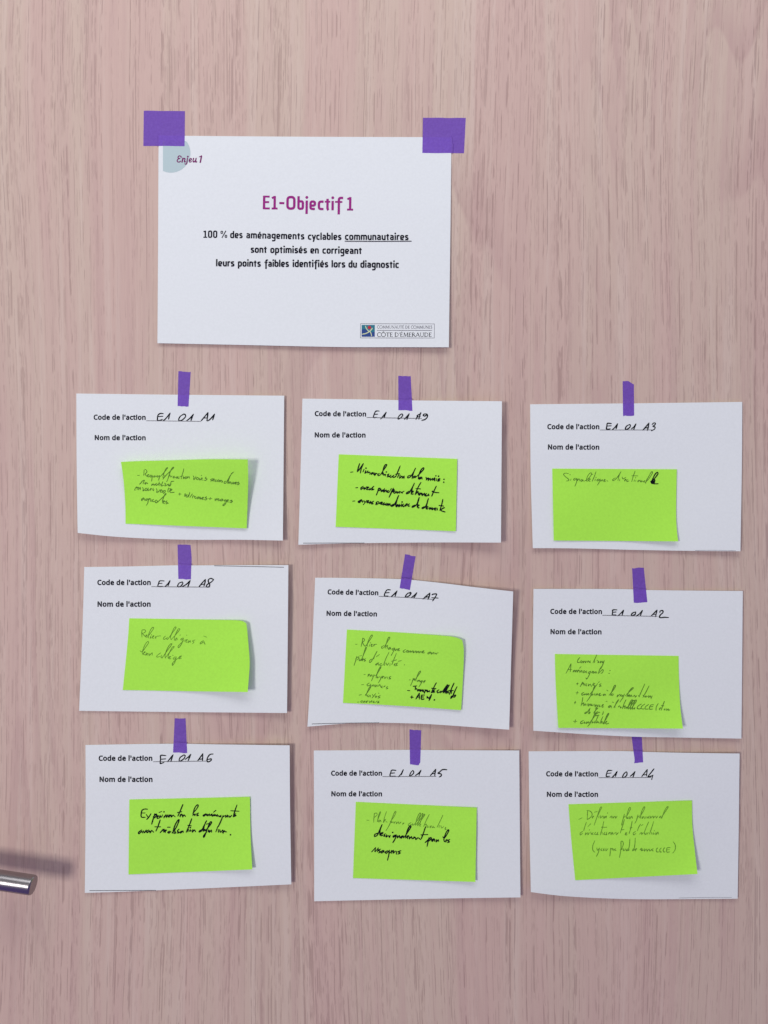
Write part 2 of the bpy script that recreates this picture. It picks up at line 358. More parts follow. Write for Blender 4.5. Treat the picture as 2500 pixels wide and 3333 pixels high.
CODE_F='10 12 11 9 12 10 9 13 12 1 5 2 5 3 2 5 6 3 6 7 3 7 4 3 8 13 9 7 13 8 7 14 13 4 14 7 4 15 14 1 4 5 1 27 4 27 26 4 26 25 4 25 24 4 24 15 4 24 23 15 23 16 15 22 16 23 22 17 16 21 17 22 20 17 21 1 28 27 20 18 17 19 18 20 1 29 28 1 0 29 47 49 48 47 50 49 46 50 47 46 51 50 45 51 46 45 52 51 45 53 52 44 53 45 44 54 53 44 75 54 75 74 54 74 55 54 43 76 44 76 75 44 43 77 76 73 55 74 43 78 77 72 55 73 43 79 78 71 55 72 71 56 55 43 80 79 42 80 43 70 56 71 70 57 56 42 81 80 69 57 70 41 81 42 41 82 81 68 57 69 68 58 57 67 58 68 41 83 82 40 83 41 67 59 58 66 59 67 40 60 83 39 60 40 65 59 66 39 61 60 64 59 65 39 62 61 39 63 62 63 59 64 39 59 63 39 30 59 38 30 39 37 30 38 37 31 30 36 31 37 35 31 36 35 32 31 34 32 35 34 33 32 98 100 99 97 100 98 97 101 100 96 101 97 96 102 101 96 103 102 95 103 96 95 104 103 94 104 95 94 105 104 93 105 94 92 105 93 92 106 105 91 106 92 91 107 106 90 107 91 90 84 107 89 84 90 89 85 84 89 86 85 88 86 89 109 88 110 88 111 110 88 87 111 87 108 111 88 87 86 109 87 88 109 108 87 128 130 129 128 131 130 128 132 131 128 133 132 127 133 128 126 133 127 125 133 126 124 134 125 134 133 125 124 135 134 124 136 135 123 136 124 123 137 136 146 148 147 123 138 137 123 139 138 145 148 146 144 148 145 123 140 139 143 148 144 123 141 140 142 148 143 141 148 142 123 148 141 122 148 123 121 148 122 120 148 121 119 148 120 118 148 119 118 149 148 117 149 118 117 150 149 117 112 150 116 112 117 116 113 112 116 114 113 115 114 116 171 173 172 171 174 173 170 174 171 170 175 174 170 176 175 169 176 170 169 177 176 169 178 177 168 178 169 168 179 178 167 181 168 181 180 168 180 179 168 166 184 167 184 183 167 183 182 167 182 181 167 165 185 166 185 184 166 165 186 185 165 187 186 164 187 165 164 188 187 163 188 164 162 188 163 162 189 188 162 190 189 161 190 162 161 191 190 199 201 200 161 192 191 160 192 161 198 201 199 160 193 192 197 201 198 196 201 197 160 194 193 195 201 196 194 201 195 160 201 194 159 201 160 158 201 159 157 201 158 157 202 201 156 202 157 156 203 202 156 151 203 155 151 156 155 152 151 155 153 152 154 153 155 239 241 240 238 241 239 238 242 241 237 242 238 236 242 237 236 243 242 235 243 236 234 243 235 234 244 243 233 232 234 232 231 234 231 230 234 230 229 234 229 244 234 229 228 244 228 227 244 227 245 244 227 226 245 226 246 245 225 246 226 224 246 225 223 246 224 222 246 223 221 220 222 220 246 222 219 246 220 218 246 219 218 262 246 262 247 246 217 262 218 216 262 217 215 262 216 214 262 215 214 264 262 264 261 262 263 247 262 213 265 214 265 264 214 264 247 263 261 247 264 213 266 265 213 267 266 213 268 267 260 247 261 213 269 268 213 270 269 259 247 260 212 270 213 212 271 270 258 247 259 212 272 271 212 253 272 257 250 258 250 247 258 212 254 253 212 255 254 256 250 257 212 256 255 212 250 256 211 250 212 210 249 211 249 250 211 251 247 250 210 204 249 204 248 249 252 247 251 209 204 210 204 247 252 209 205 204 248 247 204 208 205 209 208 206 205 207 206 208 274 276 275 274 273 276 278 280 279 278 277 280 301 303 302 301 304 303 300 304 301 300 305 304 299 305 300 299 306 305 298 306 299 298 307 306 297 307 298 297 308 307 296 308 297 296 339 308 339 309 308 295 340 296 340 339 296 338 309 339 295 341 340 337 309 338 336 309 337 295 329 341 336 310 309 335 310 336 295 330 329 294 330 295 334 333 335 333 310 335 294 332 330 332 331 330 294 333 332 294 310 333 294 311 310 293 311 294 293 312 311 292 314 293 314 312 293 292 313 314 315 312 314 292 312 313 292 315 312 291 315 292 324 326 325 291 316 315 291 317 316 290 317 291 323 326 324 290 318 317 322 326 323 321 326 322 290 319 318 320 326 321 319 326 320 290 326 319 289 326 290 288 326 289 287 326 288 287 327 326 286 327 287 286 328 327 286 281 328 285 281 286 285 282 281 285 283 282 284 283 285 370 360 371 360 372 371 360 361 372 361 362 372 362 363 372 363 373 372 356 358 357 356 359 358 355 359 356 355 360 359 355 370 360 354 370 355 354 369 370 354 368 369 354 367 368 365 363 364 365 373 363 353 367 354 353 366 367 353 365 366 353 395 365 395 394 365 394 393 365 393 392 365 392 373 365 352 396 353 396 395 353 352 397 396 352 398 397 391 373 392 352 399 398 390 373 391 351 399 352 351 400 399 389 373 390 351 401 400 350 401 351 350 402 401 388 373 389 387 373 388 350 403 402 386 373 387 349 403 350 349 379 403 385 373 386 349 380 379 384 373 385 349 381 380 383 373 384 349 382 381 382 376 383 376 373 383 349 376 382 348 376 349 347 375 348 375 376 348 347 342 375 342 374 375 377 373 376 378 373 377 342 373 378 346 342 347 346 343 342 374 373 342 346 344 343 345 344 346 424 426 425 424 427 426 423 427 424 423 428 427 422 428 423 422 429 428 421 429 422 421 430 429 420 430 421 420 431 430 419 431 420 419 462 431 462 432 431 418 463 419 463 462 419 461 432 462 418 464 463 460 432 461 459 432 460 418 452 464 459 433 432 458 433 459 418 453 452 417 453 418 457 456 458 456 433 458 417 455 453 455 454 453 417 456 455 417 433 456 417 434 433 416 434 417 416 435 434 415 437 416 437 435 416 415 436 437 438 435 437 415 435 436 415 438 435 414 438 415 447 449 448 414 439 438 414 440 439 413 440 414 446 449 447 413 441 440 445 449 446 444 449 445 413 442 441 443 449 444 442 449 443 413 449 442 412 449 413 411 449 412 410 449 411 410 450 449 409 450 410 409 451 450 409 404 451 408 404 409 408 405 404 408 406 405 407 406 408 493 483 494 483 495 494 483 484 495 484 485 495 485 486 495 486 496 495 479 481 480 479 482 481 478 482 479 478 483 482 478 493 483 477 493 478 477 492 493 477 491 492 477 490 491 488 486 487 488 496 486 476 490 477 476 489 490 476 488 489 476 518 488 518 517 488 517 516 488 516 515 488 515 496 488 475 519 476 519 518 476 475 520 519 475 521 520 514 496 515 475 522 521 513 496 514 474 522 475 474 523 522 512 496 513 474 524 523 473 524 474 473 525 524 511 496 512 510 496 511 473 526 525 509 496 510 472 526 473 472 502 526 508 496 509 472 503 502 507 496 508 472 504 503 506 496 507 472 505 504 505 499 506 499 496 506 472 499 505 471 499 472 470 498 471 498 499 471 470 465 498 465 497 498 500 496 499 501 496 500 465 496 501 469 465 470 469 466 465 497 496 465 469 467 466 468 467 469 544 546 545 544 547 546 543 547 544 543 548 547 542 548 543 542 549 548 542 550 549 541 550 542 541 551 550 541 572 551 572 571 551 571 552 551 540 573 541 573 572 541 540 574 573 570 552 571 540 575 574 569 552 570 540 576 575 568 552 569 568 553 552 540 577 576 539 577 540 567 553 568 567 554 553 539 578 577 566 554 567 538 578 539 538 579 578 565 554 566 565 555 554 564 555 565 538 580 579 537 580 538 564 556 555 563 556 564 537 557 580 536 557 537 562 556 563 536 558 557 561 556 562 536 559 558 536 560 559 560 556 561 536 556 560 536 527 556 535 527 536 534 527 535 534 528 527 533 528 534 532 528 533 532 529 528 531 529 532 531 530 529 601 603 602 601 604 603 600 604 601 600 605 604 599 605 600 598 605 599 598 609 605 609 608 605 608 607 605 607 606 605 597 611 598 611 610 598 610 609 598 596 612 597 612 611 597 596 613 612 596 614 613 596 615 614 595 615 596 595 616 615 594 616 595 594 617 616 593 617 594 593 618 617 592 618 593 592 619 618 592 620 619 591 620 592 591 621 620 590 621 591 590 622 621 629 631 630 590 623 622 589 623 590 628 631 629 627 631 628 589 624 623 626 631 627 625 631 626 624 631 625 589 631 624 588 631 589 587 631 588 586 631 587 586 632 631 585 632 586 585 633 632 585 581 633 585 582 581 584 582 585 584 583 582'
NOM_V='5099 -32 4976 -32 4976 392 5083 392 5092 343 5052 343 5058 350 5079 368 5103 382 5129 391 5155 397 5182 399 5227 395 5268 382 5302 359 5326 325 5340 283 5344 236 5344 -32 5221 -32 5221 227 5215 263 5201 278 5171 285 5145 282 5127 275 5116 264 5108 247 5102 221 5099 186 4863 20 4822 -13 4773 -33 4718 -39 4681 -36 4647 -27 4616 -13 4588 8 4564 34 4545 64 4531 100 4522 138 4520 181 4525 242 4543 296 4573 340 4614 373 4663 393 4719 399 4756 396 4790 387 4822 373 4850 352 4873 327 4892 296 4906 261 4914 223 4917 180 4911 119 4894 65 4665 98 4677 85 4694 78 4718 75 4742 78 4759 85 4772 98 4782 119 4789 146 4792 181 4789 215 4782 242 4772 262 4760 274 4742 282 4718 285 4693 282 4676 274 4664 262 4654 242 4647 215 4645 181 4647 146 4654 119 4445 406 4431 396 4415 390 4399 388 4382 389 4366 395 4352 406 4340 421 4334 439 4332 457 4334 476 4340 494 4352 509 4366 520 4382 525 4399 527 4415 525 4431 519 4445 510 4457 495 4463 476 4465 457 4463 439 4457 421 4460 -32 4337 -32 4337 392 4460 392 4246 -35 4232 -37 4219 -38 4206 -39 4184 -37 4163 -33 4142 -26 4121 -15 4103 1 4088 21 4077 45 4071 73 4069 104 4069 282 4018 282 4018 363 4075 389 4102 475 4192 475 4192 392 4296 392 4296 282 4192 282 4192 108 4193 92 4196 84 4199 80 4203 77 4209 75 4218 74 4224 74 4231 74 4239 76 4247 77 4253 78 4299 91 4299 -17 4270 -29 4258 -33 3948 -33 3930 -36 3910 -38 3888 -39 3853 -36 3820 -29 3788 -16 3760 3 3736 28 3716 59 3702 94 3694 134 3692 178 3694 224 3703 265 3717 301 3737 332 3762 357 3791 376 3823 389 3857 396 3892 399 3913 398 3933 396 3952 392 3970 388 3987 382 4028 365 3988 258 3948 272 3936 275 3924 278 3912 281 3901 282 3894 283 3851 272 3827 241 3817 177 3819 144 3826 117 3836 99 3849 87 3865 79 3889 76 3904 77 3919 79 3932 81 3944 85 3956 89 4013 114 4013 -8 3981 -23 3965 -28 3511 -21 3486 -31 3457 -37 3424 -39 3387 -35 3353 -25 3322 -6 3298 23 3283 59 3279 101 3285 143 3304 180 3335 210 3376 230 3425 242 3482 247 3513 248 3513 237 3511 259 3507 272 3503 277 3497 281 3486 285 3470 286 3455 286 3440 283 3426 279 3411 274 3396 268 3352 248 3310 351 3354 373 3375 381 3398 388 3422 394 3448 397 3474 398 3519 394 3560 383 3593 361 3617 329 3630 290 3634 247 3634 -32 3534 -32 3522 19 3560 19 3552 10 3532 -7 3411 80 3417 77 3426 74 3438 73 3460 75 3478 81 3492 91 3503 103 3509 119 3512 145 3512 143 3493 142 3456 139 3431 133 3417 126 3410 119 3406 111 3404 99 3405 89 3408 84 3223 274 3126 274 3108 512 3241 512 3044 -32 2921 -32 2921 542 3044 542 2563 -32 2541 -36 2518 -38 2492 -39 2455 -36 2420 -28 2387 -14 2357 5 2333 31 2313 61 2298 96 2290 135 2287 177 2290 219 2297 257 2310 292 2328 323 2350 350 2378 371 2409 387 2442 396 2478 399 2513 396 2545 388 2575 374 2600 355 2621 331 2638 304 2650 273 2657 240 2659 205 2659 137 2416 137 2416 138 2424 114 2435 98 2450 86 2470 79 2496 76 2515 76 2533 78 2549 81 2565 86 2581 91 2643 116 2643 -5 2603 -21 2583 -27 2435 269 2425 256 2418 237 2420 248 2530 248 2531 238 2526 256 2518 270 2509 279 2497 284 2478 286 2460 284 2446 278 2109 -19 2084 -30 2055 -37 2023 -39 1974 -33 1929 -13 1892 19 1865 63 1849 117 1844 179 1849 242 1865 296 1892 340 1930 373 1974 393 2024 399 2055 397 2084 390 2108 379 2129 366 2146 350 2151 346 2105 346 2108 318 2107 326 2106 337 2105 348 2104 358 2104 366 2104 542 2227 542 2227 -32 2121 -32 2112 16 2151 16 2147 12 2130 -4 1988 96 1999 84 2013 77 2034 75 2060 77 2077 84 2088 93 2096 109 2102 134 2105 169 2105 178 2103 216 2096 244 2088 264 2077 275 2060 282 2033 285 2014 283 2000 275 1988 262 1978 241 1972 213 1969 178 1972 143 1978 116 1125 -32 1002 -32 1002 392 1108 392 1117 343 1077 343 1082 349 1102 368 1125 382 1149 391 1174 397 1201 399 1260 391 1308 364 1326 338 1297 338 1303 346 1324 366 1348 381 1374 391 1401 397 1429 399 1473 395 1511 381 1544 358 1566 324 1579 283 1582 236 1582 -32 1460 -32 1460 229 1454 265 1442 279 1417 285 1395 282 1379 276 1369 267 1361 252 1355 229 1353 198 1353 -32 1231 -32 1231 229 1225 265 1213 279 1187 285 1165 282 1150 275 1141 265 1133 248 1127 221 1125 186 889 20 848 -13 798 -33 743 -39 707 -36 673 -27 641 -13 613 8 589 34 570 64 556 100 548 138 545 181 551 242 568 296 599 340 640 373 689 393 744 399 781 396 815 387 847 373 875 352 899 327 918 296 932 261 940 223 943 180 937 119 919 65 690 98 703 85 719 78 744 75 768 78 785 85 798 98 808 119 815 146 817 181 815 215 808 242 798 262 785 274 768 282 743 285 719 282 702 274 690 262 680 242 673 215 671 181 673 146 680 119 153 -32 33 -32 33 512 152 512 408 115 360 115 361 89 361 100 360 113 359 128 359 144 358 161 357 178 357 194 357 209 357 512 477 512 477 -32 357 -32 101 366 150 366 149 384 150 364 151 341 152 317 153 293 153 268'
NOM_F='10 12 11 9 12 10 9 13 12 1 5 2 5 3 2 5 6 3 6 7 3 7 4 3 8 13 9 7 13 8 7 14 13 4 14 7 4 15 14 1 4 5 1 27 4 27 26 4 26 25 4 25 24 4 24 15 4 24 23 15 23 16 15 22 16 23 22 17 16 21 17 22 20 17 21 1 28 27 20 18 17 19 18 20 1 29 28 1 0 29 47 49 48 47 50 49 46 50 47 46 51 50 45 51 46 45 52 51 45 53 52 44 53 45 44 54 53 44 75 54 75 74 54 74 55 54 43 76 44 76 75 44 43 77 76 73 55 74 43 78 77 72 55 73 43 79 78 71 55 72 71 56 55 43 80 79 42 80 43 70 56 71 70 57 56 42 81 80 69 57 70 41 81 42 41 82 81 68 57 69 68 58 57 67 58 68 41 83 82 40 83 41 67 59 58 66 59 67 40 60 83 39 60 40 65 59 66 39 61 60 64 59 65 39 62 61 39 63 62 63 59 64 39 59 63 39 30 59 38 30 39 37 30 38 37 31 30 36 31 37 35 31 36 35 32 31 34 32 35 34 33 32 98 100 99 97 100 98 97 101 100 96 101 97 96 102 101 96 103 102 95 103 96 95 104 103 94 104 95 94 105 104 93 105 94 92 105 93 92 106 105 91 106 92 91 107 106 90 107 91 90 84 107 89 84 90 89 85 84 89 86 85 88 86 89 109 88 110 88 111 110 88 87 111 87 108 111 88 87 86 109 87 88 109 108 87 128 130 129 128 131 130 128 132 131 128 133 132 127 133 128 126 133 127 125 133 126 124 134 125 134 133 125 124 135 134 124 136 135 123 136 124 123 137 136 146 148 147 123 138 137 123 139 138 145 148 146 144 148 145 123 140 139 143 148 144 123 141 140 142 148 143 141 148 142 123 148 141 122 148 123 121 148 122 120 148 121 119 148 120 118 148 119 118 149 148 117 149 118 117 150 149 117 112 150 116 112 117 116 113 112 116 114 113 115 114 116 171 173 172 171 174 173 170 174 171 170 175 174 170 176 175 169 176 170 169 177 176 169 178 177 168 178 169 168 179 178 167 181 168 181 180 168 180 179 168 166 184 167 184 183 167 183 182 167 182 181 167 165 185 166 185 184 166 165 186 185 165 187 186 164 187 165 164 188 187 163 188 164 162 188 163 162 189 188 162 190 189 161 190 162 161 191 190 199 201 200 161 192 191 160 192 161 198 201 199 160 193 192 197 201 198 196 201 197 160 194 193 195 201 196 194 201 195 160 201 194 159 201 160 158 201 159 157 201 158 157 202 201 156 202 157 156 203 202 156 151 203 155 151 156 155 152 151 155 153 152 154 153 155 239 241 240 238 241 239 238 242 241 237 242 238 236 242 237 236 243 242 235 243 236 234 243 235 234 244 243 233 232 234 232 231 234 231 230 234 230 229 234 229 244 234 229 228 244 228 227 244 227 245 244 227 226 245 226 246 245 225 246 226 224 246 225 223 246 224 222 246 223 221 220 222 220 246 222 219 246 220 218 246 219 218 262 246 262 247 246 217 262 218 216 262 217 215 262 216 214 262 215 214 264 262 264 261 262 263 247 262 213 265 214 265 264 214 264 247 263 261 247 264 213 266 265 213 267 266 213 268 267 260 247 261 213 269 268 213 270 269 259 247 260 212 270 213 212 271 270 258 247 259 212 272 271 212 253 272 257 250 258 250 247 258 212 254 253 212 255 254 256 250 257 212 256 255 212 250 256 211 250 212 210 249 211 249 250 211 251 247 250 210 204 249 204 248 249 252 247 251 209 204 210 204 247 252 209 205 204 248 247 204 208 205 209 208 206 205 207 206 208 274 276 275 274 273 276 278 280 279 278 277 280 301 303 302 301 304 303 300 304 301 300 305 304 299 305 300 299 306 305 298 306 299 298 307 306 297 307 298 297 308 307 296 308 297 296 339 308 339 309 308 295 340 296 340 339 296 338 309 339 295 341 340 337 309 338 336 309 337 295 329 341 336 310 309 335 310 336 295 330 329 294 330 295 334 333 335 333 310 335 294 332 330 332 331 330 294 333 332 294 310 333 294 311 310 293 311 294 293 312 311 292 314 293 314 312 293 292 313 314 315 312 314 292 312 313 292 315 312 291 315 292 324 326 325 291 316 315 291 317 316 290 317 291 323 326 324 290 318 317 322 326 323 321 326 322 290 319 318 320 326 321 319 326 320 290 326 319 289 326 290 288 326 289 287 326 288 287 327 326 286 327 287 286 328 327 286 281 328 285 281 286 285 282 281 285 283 282 284 283 285 370 360 371 360 372 371 360 361 372 361 362 372 362 363 372 363 373 372 356 358 357 356 359 358 355 359 356 355 360 359 355 370 360 354 370 355 354 369 370 354 368 369 354 367 368 365 363 364 365 373 363 353 367 354 353 366 367 353 365 366 353 395 365 395 394 365 394 393 365 393 392 365 392 373 365 352 396 353 396 395 353 352 397 396 352 398 397 391 373 392 352 399 398 390 373 391 351 399 352 351 400 399 389 373 390 351 401 400 350 401 351 350 402 401 388 373 389 387 373 388 350 403 402 386 373 387 349 403 350 349 379 403 385 373 386 349 380 379 384 373 385 349 381 380 383 373 384 349 382 381 382 376 383 376 373 383 349 376 382 348 376 349 347 375 348 375 376 348 347 342 375 342 374 375 377 373 376 378 373 377 342 373 378 346 342 347 346 343 342 374 373 342 346 344 343 345 344 346 414 416 415 424 426 425 413 416 414 423 426 424 423 427 426 405 409 406 409 407 406 409 410 407 410 411 407 411 408 407 412 416 413 412 417 416 422 427 423 411 417 412 422 428 427 421 428 422 408 417 411 420 428 421 408 420 417 420 418 417 420 429 428 408 419 420 418 429 420 405 408 409 405 452 408 452 451 408 451 450 408 450 419 408 450 418 419 450 449 418 449 429 418 449 437 429 437 430 429 449 438 437 436 430 437 448 438 449 436 431 430 448 439 438 435 431 436 447 439 448 447 440 439 447 441 440 405 453 452 434 431 435 446 441 447 446 442 441 405 454 453 434 432 431 446 443 442 433 432 434 445 443 446 405 455 454 445 444 443 405 404 455 473 475 474 473 476 475 472 476 473 472 477 476 471 477 472 471 478 477 471 479 478 470 479 471 470 480 479 470 501 480 501 500 480 500 481 480 469 502 470 502 501 470 469 503 502 499 481 500 469 504 503 498 481 499 469 505 504 497 481 498 497 482 481 469 506 505 468 506 469 496 482 497 496 483 482 468 507 506 495 483 496 467 507 468 467 508 507 494 483 495 494 484 483 493 484 494 467 509 508 466 509 467 493 485 484 492 485 493 466 486 509 465 486 466 491 485 492 465 487 486 490 485 491 465 488 487 465 489 488 489 485 490 465 485 489 465 456 485 464 456 465 463 456 464 463 457 456 462 457 463 461 457 462 461 458 457 460 458 461 460 459 458 511 529 512 529 513 512 529 531 513 531 523 513 523 514 513 524 526 525 524 514 526 514 527 526 529 532 531 530 523 531 511 536 529 536 528 529 532 530 529 532 523 530 533 523 532 534 523 533 535 523 534 536 523 535 511 510 536 528 523 536 523 514 524 528 522 523 528 521 522 528 520 521 528 519 520 528 515 519 515 518 519 528 516 515 518 514 515 518 527 514 517 527 518 516 527 517 528 527 516'
# ---------------------------------------------------------------- pen strokes: 'x,y x,y ...;' per stroke
CODES = {
'A1': ((480, 1320), "310,158 250,155 205,190 195,255 200,292 240,290 290,270;205,215 300,208;440,145 425,200 412,265;305,298 360,250 440,150;700,170 640,210 610,270 625,298 680,280 740,220 735,175 700,168 690,185;895,168 870,230 848,290;760,298 830,245 895,170;1049,295 1120,210 1180,135;1180,135 1171,210 1159,298;1090,245 1155,240;1308,165 1290,225 1270,282;1175,302 1240,250 1308,165"),
'A9': ((1180, 1320), "325,108 265,108 235,150 215,230 280,230;240,172 295,168;462,130 440,180 425,230;355,262 410,200 462,130;765,160 720,195 690,245 705,262 755,230 785,185 765,158;908,160 890,210 865,270;818,268 865,215 908,160;1085,175 1065,225 1042,270;1138,135 1115,200 1098,268;1060,200 1138,150;1055,225 1125,215;1258,165 1205,165 1185,190 1215,205 1262,180 1262,225 1220,270 1155,288"),
'A3': ((1930, 1360), "360,112 285,108 272,160 268,220 340,215;280,160 355,155;482,115 465,165 452,215;375,235 430,185 482,115;715,130 660,160 632,210 650,228 710,195 732,150 715,130;838,118 815,175 795,230;750,215 800,175 838,118;974,240 1040,165 1092,100;1092,100 1081,170 1062,245;1020,200 1085,185;1155,130 1185,100 1218,105 1205,140 1170,165 1210,180 1200,220 1140,252"),
'A8': ((480, 1870), "325,125 240,125 220,170 205,230 295,232;225,175 285,172;440,118 420,170 402,220;335,240 390,190 440,118;680,145 620,165 590,215 600,240 650,225 690,170 675,140;832,118 810,180 785,245;680,235 760,190 832,118;1004,240 1070,160 1130,95;1130,95 1121,160 1099,228;1045,200 1105,185;1290,100 1240,75 1190,100 1190,150 1215,200 1195,240 1150,240 1165,195 1240,150 1290,100"),
'A7': ((1220, 1905), "305,90 240,90 205,140 188,205 260,208;210,148 280,142;435,110 415,160 395,215;320,222 380,170 435,110;700,140 640,160 598,215 610,232 670,205 705,160 695,138 680,155;818,145 790,200 760,248;715,238 770,195 818,145;939,270 1010,205 1075,150;1075,150 1061,215 1036,275;985,235 1050,222;1115,190 1130,175 1205,172 1175,235 1128,305;1112,242 1235,250"),
'A2': ((1950, 1970), "350,90 270,92 265,140 260,188 330,188;268,138 330,132;480,95 462,145 450,195;370,205 425,155 480,95;715,130 655,150 630,190 650,205 705,175 715,135;845,100 825,150 805,205;725,212 790,165 845,100;1014,212 1075,150 1130,95;1130,95 1116,160 1099,222;1055,180 1110,172;1185,140 1195,110 1240,105 1245,140 1200,185 1175,225 1200,243 1270,235 1355,240"),
'A6': ((480, 2440), "360,118 262,112 255,180 250,262 270,268 320,250;258,188 355,180;500,100 478,165 455,235;390,235 445,170 500,100;705,105 640,150 618,210 640,225 710,175 735,120 705,105 680,130;845,92 820,150 792,218;735,190 790,150 845,92;974,225 1030,150 1080,78;1080,78 1076,150 1072,212;1015,190 1070,180;1280,85 1220,95 1175,150 1160,215 1185,238 1235,215 1240,180 1170,195"),
'A5': ((1220, 2490), "412,105 330,102 312,150 300,215 400,218;315,160 385,155;555,92 535,145 515,190;460,232 515,170 555,92;735,110 700,150 680,210 700,212 755,160 755,120 735,108;902,100 880,150 862,205;790,205 850,165 902,100;1084,205 1140,140 1188,82;1188,82 1176,145 1169,210;1125,170 1175,165;1405,92 1320,90 1265,135 1235,160 1290,175 1295,210 1255,235"),
'A4': ((1930, 2490), "372,108 295,108 270,160 262,222 330,218;280,165 355,155;472,125 455,175 440,222;370,248 425,190 472,125;650,135 610,165 578,230 600,246 655,205 665,150 645,132;820,128 800,185 780,240;725,222 775,180 820,128;954,225 1010,150 1060,88;1060,88 1051,150 1042,215;995,195 1050,180;1190,75 1140,140 1075,228 1170,205;1170,195 1145,285"),
}
